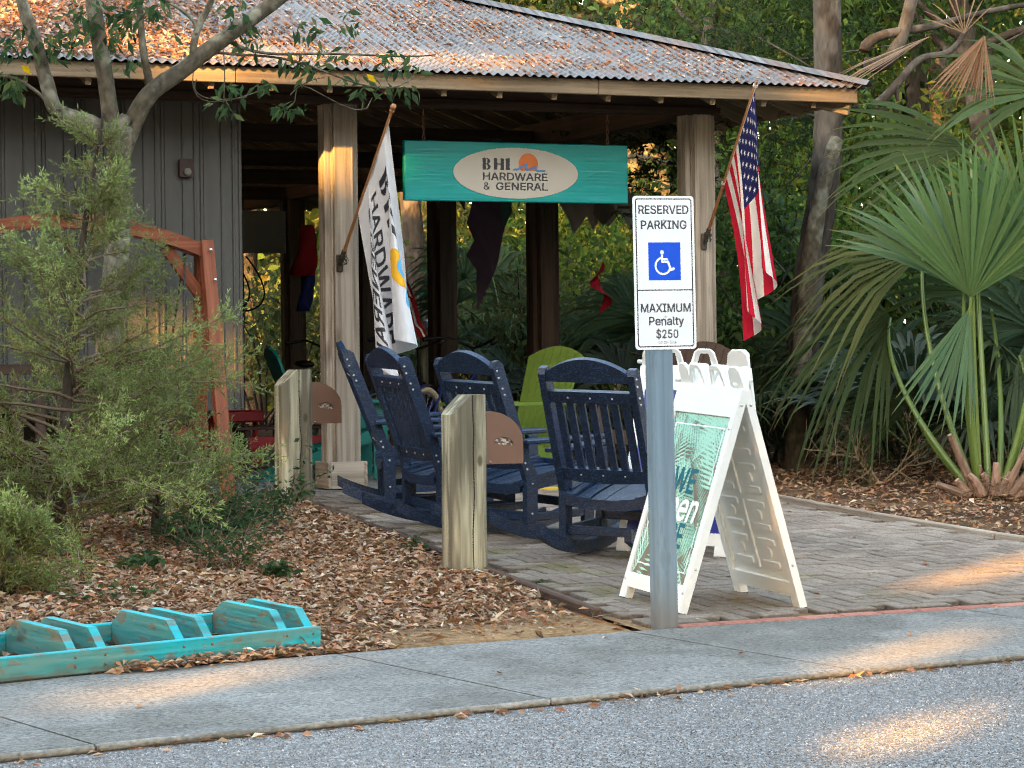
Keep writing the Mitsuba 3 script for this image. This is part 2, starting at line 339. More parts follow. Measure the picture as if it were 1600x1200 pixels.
PX0 = lambda y: np.interp(y, [-7.3, -6.1, -5.1, -3.2, -1.2, 0], [-0.98, -0.95, -0.86, -0.70, -0.60, -0.6])   # left edge of the brick patio
PX1 = lambda y: np.interp(y, [-7.3, -4.6, -3.28, -1.7, 0], [2.95, 2.62, 2.54, 2.55, 2.6])

def grid(xs, ys, zf):
    X, Y = np.meshgrid(xs, ys, indexing='ij'); Z = zf(X, Y); n, m = X.shape
    v = np.stack([X, Y, Z], -1).reshape(-1, 3); i, j = np.meshgrid(np.arange(n - 1), np.arange(m - 1), indexing='ij')
    a = i * m + j
    return v, np.stack([a, a + m, a + m + 1, a + 1], -1).reshape(-1, 4)
def bedz(x, y):
    p = np.stack([x * 1.7, y * 1.7, x * 0], -1)
    return G(x, y) + 0.03 * meshkit.fbm(p, 3, 5) - 0.022
def ground_z(x, y):
    onpatio = (x > PX0(y) - 0.03) & (x < PX1(y) + 0.03) & (y > inner_y(x) - .05) & (y <= 0.2)
    onwalk = (y < inner_y(x) + 0.04)
    onslab = (y > -0.75) & (x > -9) & (x < 3.05) & (y < 13)
    z = bedz(x, y) + np.where(y > 0, 0.25 * meshkit.fbm(np.stack([x * .22, y * .22, x * 0], -1), 2, 9) * np.clip((y - 1) / 8, 0, 1) * np.clip((x - 3) / 3, 0, 1), 0)
    return np.where(onpatio | onwalk | onslab, G(x, y) - 0.09, z)
gx = np.unique(np.concatenate([np.linspace(-70, -8, 32), np.arange(-8, 8, 0.08), np.linspace(8, 80, 60)]))
gy = np.unique(np.concatenate([np.linspace(-70, -10, 30), np.arange(-10, 1.5, 0.08), np.linspace(1.5, 110, 100)]))
thing('ground', 'bare brown soil with sandy patches under the fallen leaves', kind='structure')
put(None, 'ground', grid(gx, gy, ground_z), 'm_dirt', True)

thing('road', 'grey speckled asphalt road in front of the kerb', kind='structure')
rx = np.concatenate([np.linspace(-70, -9, 12), np.linspace(-8, 8, 60), np.linspace(9, 80, 12)])
rv, rf = [], []
for k, t in enumerate(np.linspace(0, 1, 14)):
    y = kerb_y(rx) + 0.05 - t * 9.0; rv.append(np.stack([rx, y, G(rx, y) - 0.028], -1))
rv = np.array(rv); m = len(rx)
i, j = np.meshgrid(np.arange(13), np.arange(m - 1), indexing='ij'); a = i * m + j
put(None, 'road', (rv.reshape(-1, 3), np.stack([a, a + m, a + m + 1, a + 1], -1).reshape(-1, 4)), 'm_asphalt')
n = 95000; x = rng.uniform(-5.0, .6, n); y = kerb_y(x) - rng.random(n) * 2.4; r = rng.uniform(.0025, .006, n); h = r * rng.uniform(.5, 1.0, n); a = rng.uniform(0, 6.28, n)
ring = np.stack([np.cos(a[:, None] + np.arange(4) * 1.571), np.sin(a[:, None] + np.arange(4) * 1.571)], -1) * r[:, None, None]
V = np.zeros((n, 5, 3)); V[:, :4, 0] = x[:, None] + ring[..., 0]; V[:, :4, 1] = y[:, None] + ring[..., 1]; V[:, :4, 2] = (G(x, y) - .029)[:, None]; V[:, 4] = np.stack([x, y, G(x, y) - .028 + h], -1)
g_ = np.exp(rng.normal(math.log(.165), .48, n)); b = MB(); b.add(V.reshape(-1, 3), (np.arange(n)[:, None, None] * 5 + np.array([[0, 1, 4], [1, 2, 4], [2, 3, 4], [3, 0, 4]])).reshape(-1, 3), None, np.repeat(np.clip(g_[:, None] * (1 - .3 * np.clip((meshkit.fbm(np.stack([x * .9 + 4, y * 1.3, x * 0 + 7], -1), 3) - .5) * 5, 0, 1))[:, None] * np.array([1, .98, .97]), .03, .6), 5, 0)); put('road', 'stone_chips', b, 'm_vc', kind='stuff')

W = thing('sidewalk', 'grey concrete sidewalk running along the road', kind='structure')
outer_j = [-16, -12.5, -9.0, -7.2, -5.53, -3.854, -2.102, -0.719, 0.95, 2.6, 4.3, 6.0, 9.0, 12.0, 16.0]
def slab(x0, x1, d0, d1):
    n = 9; g = 0.006
    top, bot = [], []
    for s in np.linspace(0, 1, n):
        xo = x0 + g + (x1 - x0 - 2 * g) * s; sh = -0.38 if xo < 0 else -0.30
        xi = xo + sh
        for t in (d0, d1):
            yo, yi = kerb_y(xo), inner_y(xi); x = xo + (xi - xo) * t; y = yo + (yi - yo) * t
            top.append([x, y, G(x, y)]); bot.append([x, y, G(x, y) - 0.1])
    v = np.array(top + bot); N = 2 * n; f = []
    for k in range(n - 1):
        a, b, c, d = 2 * k, 2 * k + 1, 2 * k + 3, 2 * k + 2
        f += [[a, d, c, b]]; f += [[a, a + N, d + N, d]]; f += [[b, c, c + N, b + N]]
    f += [[0, 1, 1 + N, N], [N - 2, N - 2 + N, N - 1 + N, N - 1]]
    return v, np.array(f)
for a, b in zip(outer_j[:-1], outer_j[1:]):
    put(W, 'slab', slab(a, b, 0.012, 1.0), 'm_concrete')
    n = 60; xs = np.linspace(a + .004, b - .004, n); e = MB()
    ys = kerb_y(xs); P = np.stack([xs, ys + 0.012, G(xs, ys) - 0.013 + 0.004 * meshkit.noise(np.stack([xs * 9, ys, xs * 0], -1))], -1)
    e.tube(P, 0.012 + 0.002 * meshkit.noise(np.stack([xs * 14, ys, xs * 0 + 2], -1)), 10); put(W, 'kerb_edge', e, 'm_kerb', True)

# ---- brick patio: herringbone pavers, each a block of its own
P_ = thing('brick_patio', 'brown herringbone brick patio under the rocking chairs', kind='structure')
base = MB(); ys = np.linspace(-7.4, -0.15, 40)
bv = np.array([[f(y), y, G(0, y) - 0.022] for y in ys for f in (PX0, PX1)]); bf = np.array([[2 * k, 2 * k + 1, 2 * k + 3, 2 * k + 2] for k in range(39)])
put(P_, 'joint_sand', (bv, bf), 'm_dirt')
U = 0.102
def paver(L, Wd, tone):
    b = MB(); b.box((0, 0, -0.03), (L - 0.009, Wd - 0.009, 0.06), bevel=0.005, tone=tone); return b
def paver_ply(o, tone):
    b = paver(2 * U if o else U, U if o else 2 * U, tone); return b.ply('m_paver')
VAR = {(o, k): paver_ply(o, 11 + 7 * k) for o in (0, 1) for k in range(6)}
cells = []
for ix in range(-12, 36):
    for iy in range(-76, 0):
        c = (ix - iy) % 4
        if c == 0: cx, cy, o = (ix + 1) * U, (iy + .5) * U, 1
        elif c == 3: cx, cy, o = (ix + .5) * U, (iy + 1) * U, 0
        else: continue
        hx, hy = (U, U / 2) if o else (U / 2, U)
        if cx - hx < PX0(cy) + 0.03 or cx + hx > PX1(cy) - 0.0: continue
        if cy - hy < inner_y(cx) + 0.115 or cy + hy > -0.28 - 0.1 * max(cx, 0): continue
        cells.append((cx, cy, o))
def view_size(p):
    d = np.asarray(p) - CAM; z = d @ FWD; u = (d @ np.array([0.9238, -0.3827, 0])) / z
    return (1.0 if abs(u) < 0.205 else 0.01) / z ** 2
cells.sort(key=lambda q: -view_size((q[0], q[1], G(*q[:2]))))
TILT = rotx(math.atan(GY))
far = MB()
for k, (cx, cy, o) in enumerate(cells):
    dz = rng.normal(0, 0.0015); R = TILT @ rotz(rng.normal(0, .012)) @ rotx(rng.normal(0, .008)) @ roty(rng.normal(0, .008)); pos = (cx, cy, G(cx, cy) + dz)
    if k < 290: put(P_, 'paver', VAR[(o, int(rng.integers(6)))], None, M=xf(R, pos))
    else: far.box(np.array(pos) - TILT[:, 2] * 0.03, (2 * U - .006 if o else U - .006, U - .006 if o else 2 * U - .006, 0.06), R, 0.005)
put(P_, 'far_paver', far, 'm_paver', kind='stuff')
x = -0.72
while x < 4.2:
    y = float(inner_y(x)) + 0.053; b = MB(); ang = math.atan(2 * ic[0] * x + ic[1])
    b.box((0, 0, -0.03), (0.205, 0.096, 0.06), bevel=0.005); put(P_, 'border_brick', b, 'm_redpaver', M=xf(TILT @ rotz(ang), (x, y, G(x, y) + 0.001))); x += 0.211
for f, sgn, nm in ((PX0, -1, 'left'), (PX1, 1, 'right')):
    yy = np.linspace(-6.55 if sgn < 0 else -6.9, -0.3, 6)
    for y0, y1 in zip(yy[:-1], yy[1:]):
        b = MB(); x0, x1 = f(y0) + sgn * .03, f(y1) + sgn * .03
        ze = .03 if sgn < 0 else .037; b.beam((x0, y0, G(0, y0) - ze), (x1, y1 - .01, G(0, y1) - ze), 0.045, 0.11, bevel=.008); put(P_, 'edging_board', b, 'm_darkwood' if sgn < 0 else 'm_column')

# ---- porch floor
S_ = thing('porch_floor', 'smooth grey concrete porch floor behind the yellow line', kind='structure')
fl = Polygon([(-9, -0.16), (0.0, -0.16), (0.05, -0.26), (3.05, -0.80), (3.05, 13), (-9, 13)])
def slabmesh(poly, top, th):
    m = trimesh.creation.extrude_polygon(poly, th, engine='earcut'); v = np.array(m.vertices); v[:, 2] += top - th
    v[:, 2] += np.where(v[:, 1] < 0, G(0, v[:, 1]), 0); return trimesh.Trimesh(v, m.faces, process=False)
put(S_, 'slab', slabmesh(fl, 0.0, 0.12), 'm_concrete')
yl = MB()
for s0, s1 in zip(np.linspace(0, 1, 9)[:-1], np.linspace(0, 1, 9)[1:]):
    a_, b_ = np.array([0.05, -0.285, 0]), np.array([3.0, -0.82, 0]); p, q = a_ + (b_ - a_) * s0, a_ + (b_ - a_) * s1
    p[2], q[2] = G(0, p[1]) - .006, G(0, q[1]) - .006; yl.beam(p, q, 0.07, 0.034, bevel=0.004)
put(S_, 'yellow_line', yl, 'm_yellow', label='worn yellow painted edge of the porch floor')
# ================================================================== BUILDING
B = thing('store_building', 'open porch store building with a rusty corrugated metal roof and grey panel wall', 'building')
RC = 2.816                      # x of the right row of columns
EX, EY, EZ, PT = 3.71, -0.89, 2.865, 0.366   # eave corner, eave line, eave height, roof pitch
COLS = [(0, 0), (RC, 0), (RC, 2.926), (RC, 5.32), (RC, 7.523), (RC, 9.924), (RC, 12.3)]
for cx, cy in COLS:
    front = cy == 0
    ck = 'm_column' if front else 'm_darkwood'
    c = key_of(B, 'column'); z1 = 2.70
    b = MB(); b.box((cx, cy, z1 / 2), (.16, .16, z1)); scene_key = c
    scene[c] = b.ply(ck)
    for dx, dy in ((0, -1), (-1, 0), (1, 0), (0, 1)):
        b = MB(); b.box((cx + dx * .102, cy + dy * .102, z1 / 2 + .05), ((.044, .14, z1 - .1) if dx else (.14, .044, z1 - .1)), bevel=.004); put(c, 'board', b, ck)
    for dx, dy in ((0, -1), (-1, 0), (1, 0), (0, 1)):
        b = MB(); b.box((cx + dx * .135, cy + dy * .135, .095), ((.022, .25 + .044 * (dx != 0), .19) if dx else (.248, .022, .19)), bevel=.004); put(c, 'base_board', b, ck)
# header beams
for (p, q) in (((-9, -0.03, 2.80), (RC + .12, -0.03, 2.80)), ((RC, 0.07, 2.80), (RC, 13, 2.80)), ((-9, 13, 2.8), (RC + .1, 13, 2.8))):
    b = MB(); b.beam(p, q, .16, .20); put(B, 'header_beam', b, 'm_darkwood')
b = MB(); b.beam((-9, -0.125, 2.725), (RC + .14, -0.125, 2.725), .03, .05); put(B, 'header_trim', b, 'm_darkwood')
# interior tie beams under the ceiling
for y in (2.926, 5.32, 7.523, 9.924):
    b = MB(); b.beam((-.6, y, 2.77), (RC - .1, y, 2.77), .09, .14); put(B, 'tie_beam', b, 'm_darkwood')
# grey panel wall with standing ribs; one panel per bay
xw = -0.69; k = 0
while xw > -9:
    b = MB(); wd = .275
    b.box((xw - wd / 2, .07, 1.63), (wd - .002, .05, 2.14), bevel=.002); w = key_of(B, 'wall_panel'); scene[w] = b.ply('m_wall')
    for o in (.0, .045, .13):
        r = MB(); r.box((xw - o - .018, .04, 1.63), (.016 if o != .13 else .01, .014, 2.12), bevel=.005); put(w, 'rib', r, 'm_wall')
    xw -= wd
b = MB(); b.box((-1.6, 4.9, 1.35), (.05, 9.6, 2.7)); put(B, 'side_wall', b, 'm_wall')
b = MB(); b.box((-5.3, .9, .42), (7.3, .05, .84)); put(B, 'base_wall', b, 'm_wall')
b = MB(); b.box((-4.9, 10.5, 1.35), (8.2, .05, 2.7)); put(B, 'back_wall', b, 'm_wall')
# fascia boards and rafters
FZ = EZ - .03
for x0, x1 in ((-9.5, -5.2), (-5.2, -1.0), (-1.0, 1.62), (1.62, EX - .02)):
    b = MB(); b.beam((x0 + .002, EY + .02, FZ - .05), (x1 - .002, EY + .02, FZ - .05), .038, .105, bevel=.004); put(B, 'fascia_board', b, 'm_fascia')
b = MB(); b.beam((EX - .04, EY + .05, FZ - .05), (EX - .04, 13.5, FZ - .05), .038, .105); put(B, 'fascia_board', b, 'm_fascia')
RIDGE = EY + 6.5
def rz(y): return FZ - .03 + PT * (y - EY)
x = 3.36; k = 0
while x > -9.2:
    yend = min(EX - x + EY, RIDGE) - .05
    b = MB(); b.beam((x, EY + .045, rz(EY) - .055), (x, yend, rz(yend) - .055), .040, .125, bevel=.003)
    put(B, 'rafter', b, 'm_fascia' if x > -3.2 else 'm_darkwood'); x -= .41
y = EY + .75
while y < 12.5:
    xin = max(EX - (y - EY), EX - 6.5) + .05
    b = MB(); zo = rz(EY) - .055; zi = zo + PT * (EX - xin)
    b.beam((EX - .06, y, zo), (xin, y, zi), .040, .125, bevel=.003); put(B, 'rafter', b, 'm_fascia'); y += .41
b = MB(); b.beam((EX - .05, EY + .05, rz(EY) - .075), (EX - 6.4, EY + 6.4, rz(EY + 6.35) - .075), .05, .17); put(B, 'hip_rafter', b, 'm_fascia')
# corrugated roof, sheet by sheet; a dark deck of purlins below
Rf = key_of(B, 'roof')
def zr(y): return EZ + PT * (y - EY)
dk = []
hx = EX - 6.5
v = np.array([[-9.5, EY, 0], [EX, EY, 0], [hx, RIDGE, 0], [-9.5, RIDGE, 0], [EX, 13.6, 0], [hx, 12.6 - 5.5, 0], [-9.5, 13.6, 0]], float)
v[:, 2] = [EZ, EZ, zr(RIDGE), zr(RIDGE), EZ, zr(RIDGE), EZ]
v[:, 2] -= .028
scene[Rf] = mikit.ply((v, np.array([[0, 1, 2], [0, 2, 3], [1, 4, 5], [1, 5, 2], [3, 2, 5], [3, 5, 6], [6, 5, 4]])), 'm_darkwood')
PITCH, AMP, SW = .068, .0095, .612
def corr(x): return AMP * np.sin(2 * np.pi * x / PITCH)
x1 = EX + .03; k = 0
while x1 > -5.2:
    x0 = x1 - SW; xs = np.arange(x0 - .03, x1 + 1e-6, PITCH / 8); ov = EY - .06 - .012 * rng.random()
    ye = np.minimum(np.maximum(EX + .03 - xs + EY, ov + .005), RIDGE); cols = []
    for t in (0, .03, .3, .65, 1.0):
        yy = ov + (ye - ov) * t; cols.append(np.stack([xs, yy, zr(yy) + corr(xs) + .003 * (k % 2)], -1))
    cv = np.array(cols); m = len(xs); i, j = np.meshgrid(np.arange(4), np.arange(m - 1), indexing='ij'); a = i * m + j
    put(Rf, 'metal_sheet', (cv.reshape(-1, 3), np.stack([a, a + 1, a + m + 1, a + m], -1).reshape(-1, 4)), 'm_tin', True)
    x1 = x0; k += 1
# far left of the front slope, the right and the back slope (out of view): plain corrugated areas
xs = np.arange(-9.5, x1 + .02, PITCH / 6); c2 = np.array([np.stack([xs, xs * 0 + yy, zr(yy) + corr(xs)], -1) for yy in (EY - .06, RIDGE)]); m = len(xs); j = np.arange(m - 1)
put(Rf, 'metal_sheet', (c2.reshape(-1, 3), np.stack([j, j + 1, j + m + 1, j + m], -1)), 'm_tin', True)
ys_ = np.arange(EY, 13.6, PITCH / 4); xe = np.maximum(np.maximum(EX - (ys_ - EY), hx), EX - (13.6 - ys_)); xe = np.minimum(xe, EX - .01)
c3 = np.array([np.stack([xs_, ys_, EZ + PT * (EX - xs_) + corr(ys_)], -1) for xs_ in (ys_ * 0 + EX + .06, xe)]); m = len(ys_); j = np.arange(m - 1)
put(Rf, 'side_sheet', (c3.reshape(-1, 3), np.stack([j, j + 1, j + m + 1, j + m], -1)), 'm_tin', True)
# hip cap
h = MB(); A0, A1 = np.array([EX + .05, EY - .05, EZ + .008]), np.array([hx, RIDGE, zr(RIDGE) + .03]); d = A1 - A0
for s, o in ((np.array([-.10, -.02, 0]), 1), (np.array([.02, .10, 0]), 1)): pass
n_ = 14; vv = []
for t in np.linspace(0, 1, n_):
    c = A0 + d * t
    L = c + np.array([-.075, -.075, -.035 + .012]); Rr = c + np.array([.075, .075, -.035 + .012])
    vv += [L, c + np.array([0, 0, .022]), Rr]
vv = np.array(vv); ff = []
for k in range(n_ - 1):
    for o in (0, 1): ff.append([3 * k + o, 3 * k + o + 1, 3 * k + o + 4, 3 * k + o + 3])
put(Rf, 'hip_cap', (vv, np.array(ff)), 'm_tin')
# leaf litter on the roof
thing('roof_leaves', 'brown fallen leaves lying in the grooves of the corrugated roof', 'fallen leaves', kind='stuff')
n = 34000; xs = rng.uniform(-4.2, 3.4, n); ys = EY + rng.power(1.0, n) * 2.6
dens = np.interp(xs, [-4.2, -1.35, -.7, .2, 1.4, 3.6], [1, 1, .62, .27, .24, .18])
band = np.exp(-((ys - EY - .22 - .1 * np.sin(xs * 2)) / .13) ** 2) * np.interp(xs, [-1.2, 0, 1.3, 1.9, 3.4], [.5, .55, .5, .15, .1])
cl = np.clip(meshkit.fbm(np.stack([xs * 2.3, ys * 3.5, xs * 0], -1), 3, 3) * 2.2 - .5, 0, 1.3)
ok = (rng.random(n) < np.clip(dens * np.where(dens > .8, 1, cl * 1.5) + band * cl, 0, 1)) & (ys < EX - xs + EY - .1)
xs, ys = xs[ok], ys[ok]; n = len(xs)
groove = xs - PITCH * ((xs / PITCH + .25) % 1 - 0) * .75
thick = np.interp(groove, [-4.2, -1.2, -.6, 0], [.02, .02, .006, 0])
P = np.stack([groove, ys, zr(ys) + corr(groove) + .006 + rng.random(n) * (thick + .006)], -1)
D = rng.normal(size=(n, 3)) * np.where(xs > -.6, .35, 1)[:, None] * [1, 1, .25]; D[:, 1] += np.where(xs > -.6, 1.0, 0) * np.sign(rng.normal(size=n)); D[:, 2] += PT * D[:, 1]
N = np.array([0, -PT, 1]) + rng.normal(0, .45, (n, 3))
b = MB(); b.leaves(P, D, N, rng.uniform(.04, .075, n), rng.uniform(.016, .028, n), pick([(.20, .085, .04), (.27, .14, .075), (.33, .22, .15), (.15, .07, .045), (.30, .11, .035), (.40, .31, .24)], n), .3)
put(None, 'roof_leaves', b, 'm_dry')
# ================================================================== OBJECTS
FRONT = np.array([[1, 0, 0], [0, 0, -1], [0, 1, 0.0]])          # local x right, y up, z towards -y (out of a wall that faces the road)
def text2d(s, h, bold=False):
    m = meshkit.text_mesh(s, h, 0.001, bold); v = np.array(m.vertices); v[:, 0] -= v[:, 0].min(); return trimesh.Trimesh(v, m.faces, process=False)
def put_text(parent, s, h, x, y, M, ink='m_ink', name='lettering', width=None, bold=False, depth=0.0015):
    "text centred at local x, baseline y, in the local frame M (4x4); width stretches it to that width"
    m = text2d(s, h, bold); v = np.array(m.vertices); w = v[:, 0].max()
    sx = (width / w) if width else 1.0
    v[:, 0] = x + (v[:, 0] - w / 2) * sx; v[:, 1] += y; v[:, 2] *= depth / 0.001
    b = MB(); b.add(v @ M[:3, :3].T + M[:3, 3], m.faces); return put(parent, name, b, ink)
def shape(parent, name, poly, z0, depth, M, bsdf, label=None, col=None):
    L = np.eye(4); L[2, 3] = z0; b = MB(); b.prism(poly, depth, M @ L, col); return put(parent, name, b, bsdf, label=label)
def rrect(w, h, r): return sbox(-w / 2 + r, -h / 2 + r, w / 2 - r, h / 2 - r).buffer(r, 6)

# ---- hanging store sign
t = thing('hanging_sign', 'long turquoise wooden sign with a white oval, hanging under the porch beam', 'sign')
SX, SZ, SW_, SH = (.48 + 2.228) / 2, 2.246, 1.75, .428
M = xf(FRONT, (SX, -.06, SZ))
b = MB(); b.box((SX, -.035, SZ), (SW_, .045, SH), bevel=.006); put(t, 'board', b, 'm_signteal')
ell = affinity.scale(Point(0, 0).buffer(1, 40), .487, .183); OX = -.018
ell = affinity.translate(ell, OX, -.006)
bs('m_oval', (0.50, 0.47, 0.42), 0.25, 0.5)
shape(t, 'oval_panel', ell, -.003, .006, M, 'm_oval')
def slab_letter(ch, h):
    s_, th = .30 * h, .075 * h
    if ch == 'I': return sbox(0, 0, .36 * h, h)
    if ch == 'H': return unary_union([sbox(0, 0, s_, h), sbox(.62 * h, 0, .92 * h, h), sbox(s_ * .8, .44 * h, .65 * h, .55 * h)])
    st = sbox(0, 0, s_, h); bowl = unary_union([affinity.scale(Point(0, 0).buffer(1, 24), .36 * h, .255 * h).intersection(sbox(0, -h, h, h)) for _ in (0,)])
    inner = affinity.scale(Point(0, 0).buffer(1, 24), .12 * h, .185 * h).intersection(sbox(-.01, -h, h, h))
    up = affinity.translate(bowl.difference(inner), .34 * h, .745 * h); lo = affinity.scale(affinity.translate(bowl.difference(inner), .34 * h, .255 * h), 1.1, 1, origin=(.34 * h, 0))
    return unary_union([st, up, lo])
x = OX - .262
for ch, adv in (('B', .088), ('H', .092), ('I', .04)):
    shape(t, 'letter', affinity.translate(slab_letter(ch, .084), x, .015), .003, .0015, M, 'm_ink'); x += adv
shape(t, 'orange_sun', affinity.translate(Point(0, 0).buffer(.076, 24).difference(sbox(-.1, -.1, .1, -.05)), OX + .094, .062), .003, .0012, M, 'm_orange')
wv = LineString([(-.02, .018), (.012, .022), (.045, .042), (.082, .058), (.083, .050), (.072, .030), (.074, .020), (.092, .018), (.125, .034), (.152, .042), (.150, .026), (.156, .016), (.178, .011), (.222, .014)]).simplify(.001)
shape(t, 'blue_wave', affinity.translate(wv.buffer(.0075, 6), OX, 0), .0045, .0012, M, 'm_waveblue')
bs('m_orange', (0.62, 0.16, 0.03), 0.4, 0.4); bs('m_waveblue', (0.08, 0.22, 0.48), 0.4, 0.4)
put_text(t, 'HARDWARE', .052, OX - .008, -.058, M @ xf(None, (0, 0, .003)), 'm_ink', width=.505, bold=True)
put_text(t, '&', .052, OX - .232, -.128, M @ xf(None, (0, 0, .003)), 'm_ink', width=.048); put_text(t, 'GENERAL', .052, OX + .042, -.128, M @ xf(None, (0, 0, .003)), 'm_ink', width=.405, bold=True)
for dx in (-.72, .72):
    b = MB()
    for q in range(6):
        z = SZ + SH / 2 + .01 + q * .036; a = np.linspace(0, 2 * np.pi, 11)
        R = rotz((q % 2) * np.pi / 2); L = np.stack([.010 * np.cos(a), a * 0, .021 * np.sin(a)], 1) @ R.T + [SX + dx, -.035, z + .015]
        b.tube(L, .003, 5, False)
    put(t, 'chain', b, 'm_brownmetal')

# ---- fire alarm strobe on the wall
t = thing('alarm_strobe', 'small dark red brown fire alarm strobe on the grey wall', 'fire alarm')
M = xf(FRONT, (-1.096, .045, 2.235))
shape(t, 'housing', rrect(.10, .125, .012), 0, .05, M, 'm_maroon'); bs('m_maroon', (0.03, 0.006, 0.006), 0.4, 0.4)
b = MB(); b.lathe([(.028, 0), (.027, .012), (.018, .02), (.0, .022)], M @ xf(None, (0.004, -.028, .05)), 16); put(t, 'lens', b, 'm_panel', True)

# ---- flags on slanting poles
def flag_pole(t, base, tip, ball=True):
    base, tip = np.array(base), np.array(tip); d = unit(tip - base); b = MB()
    b.tube([base, base + (tip - base) * .5, tip], [.0125, .012, .0105], 12); put(t, 'pole', b, 'm_pole', True)
    if ball:
        b = MB(); M = xf(frame(d)[:, [1, 2, 0]], tip); b.lathe([(.0, 0), (.016, .0), (.018, .01), (.011, .016), (.012, .022), (.019, .032), (.021, .044), (.017, .056), (.0, .064)], M, 16); put(t, 'finial', b, 'm_pole', True)
    b = MB(); b.tube([base - d * .03, base + d * .09], .0175, 12); b.box(base + np.array([0, .035, -.02]), (.045, .02, .12), bevel=.006)
    for k in range(9):
        a = rng.uniform(0, 6.28, 2); p = base + d * .03 + rng.normal(0, .006, 3)
        L = p + np.array([np.array([.026 * math.cos(u), .022 * math.sin(u) - .01, .03 * math.sin(u + a[0]) - .02]) for u in np.linspace(a[1], a[1] + 4.5, 9)]); b.tube(L, .0022, 5)
    put(t, 'bracket', b, 'm_barkdark', True)
    return base, tip, d
def cloth_fn(tip, low, L, fold, width, spread, center, seed, tilt=0.0):
    """(s, q) -> point: s along the hoist (0 = lower end, 1 = upper end), q along the fly; the cloth falls in folds gathered under the pole."""
    tip, low = np.array(tip, float), np.array(low, float)
    def F(s, q):
        s, q = np.asarray(s, float), np.asarray(q, float)
        H = low + (tip - low) * s[..., None]
        g = 1 - np.exp(-q * 3.2)                                   # how gathered
        ph = fold[0] * s * 2 * np.pi + fold[1] + .5 * np.sin(q * 2.5 + seed)
        ax = np.sin(ph) * (.6 + .4 * s); ay = np.cos(ph * .8 + .6)
        u = np.array([.924, -.383, 0]); w = np.array([.383, .924, 0])   # along and across the gathered bundle
        cx = center[0] + width * (s - .5) * (1 - .35 * q)
        off = u * 0
        bundle = np.array(center + [0])[:2]
        X = H[..., 0] * (1 - g) + g * (center[0] + spread * (s - .5) * .9 + .045 * ax * (0.4 + q))
        Y = H[..., 1] * (1 - g) + g * (center[1] + width * (s - .5) + .05 * ay * (0.4 + .6 * q))
        Z = H[..., 2] - L * q * (1 - .10 * (1 - g)) + tilt * q * (s - .5) + .012 * np.sin(ph * 2 + q * 5)
        return np.stack([X, Y, Z], -1)
    return F
def cloth_mesh(F, ns, nq, colfn=None):
    s, q = np.meshgrid(np.linspace(0, 1, ns), np.linspace(0, 1, nq), indexing='ij'); V = F(s, q).reshape(-1, 3)
    i, j = np.meshgrid(np.arange(ns - 1), np.arange(nq - 1), indexing='ij'); a = i * nq + j
    b = MB(); b.add(V, np.stack([a, a + 1, a + nq + 1, a + nq], -1).reshape(-1, 4), np.stack([q.ravel(), s.ravel()], 1), None if colfn is None else colfn(s.ravel(), q.ravel())); return b
def on_cloth(F, poly, off, step=.02, b=None):
    "a flat printed shape in (q, s) space laid on both faces of the cloth"
    b = b or MB()
    for g in (getattr(poly, 'geoms', None) or [poly]):
        if g.is_empty or g.area < 1e-7: continue
        m = trimesh.creation.extrude_polygon(g, .001, engine='earcut'); v = np.array(m.vertices); f = m.faces[np.all(np.abs(v[m.faces][:, :, 2]) < 1e-6, axis=1)]
        v2, f2 = trimesh.remesh.subdivide_to_size(v * [1, 1, 0], f, step, max_iter=12)[:2]
        q, s = v2[:, 0], v2[:, 1]; P = F(s, q); e = 1e-3
        n = np.cross(F(s + e, q) - P, F(s, q + e) - P); n /= np.linalg.norm(n, axis=1, keepdims=True) + 1e-12
        for sg in (1, -1): b.add(P + n * off * sg, f2)
    return b
def text_polys(s_, x, y, h, w):
    "letters as polygons in (q, s) space: baseline start x, y"
    m = text2d(s_, 1.0, True); v = np.array(m.vertices); wd = v[:, 0].max(); out = []
    for c in m.split(only_watertight=False):
        tri = c.triangles[np.all(np.abs(c.triangles[:, :, 2]) < 1e-6, axis=1)][:, :, :2]
        out.append(affinity.affine_transform(unary_union([Polygon(q).buffer(1e-4) for q in tri]), [w / wd, 0, 0, h, x, y]))
    return out

# white store flag at the left column
t = thing('store_flag', 'white store flag with black letters and a blue and yellow wave on a wooden pole', 'flag')
base, tip, d = flag_pole(t, (-.039, -.165, 1.60), (.013, -1.09, 2.55))
hi, lo = tip - d * .06, tip - d * .86
def F1(s, q):
    s, q = np.asarray(s, float), np.asarray(q, float)
    H = lo + (hi - lo) * s[..., None]; L = 1.36
    g = 1 - np.exp(-q * 2.4); k = np.array([-.03, -.72])
    ph = 2 * np.pi * (1.9 * s + .12) + .35 * np.sin(q * 3)
    X = H[..., 0] + g * (.18 * (s - .42) + .085 * np.sin(ph) * (.3 + q)) + q * (.17 - .04 * s)
    Y = H[..., 1] * (1 - g * .62) + g * .62 * k[1] + .115 * np.cos(ph * 1.0) * (.15 + q) * 1.2
    Z = H[..., 2] - L * q * (1.04 - .06 * np.sin(np.pi * s)) + g * (.10 - .34 * (s - .5)) * 0.55
    return np.stack([X, Y, Z], -1)
put(t, 'cloth', cloth_mesh(F1, 90, 90), 'm_flagwhite', True); scene['m_flagwhite'] = {'type': 'principledthin', 'base_color': {'type': 'rgb', 'value': [.70, .72, .76]}, 'roughness': .8, 'diff_trans': .35, 'eta': 1.2}
bk = []
for p in text_polys('HARDWARE', .14, .40, .095, .80): bk.append(p)
for p in text_polys('& GENERAL', .13, .20, .095, .80): bk.append(p)
for ch, x in (('B', .12), ('H', .25), ('I', .41)): bk.append(affinity.translate(affinity.scale(slab_letter(ch, .2), .62, 1, origin=(0, 0)), x, .56))
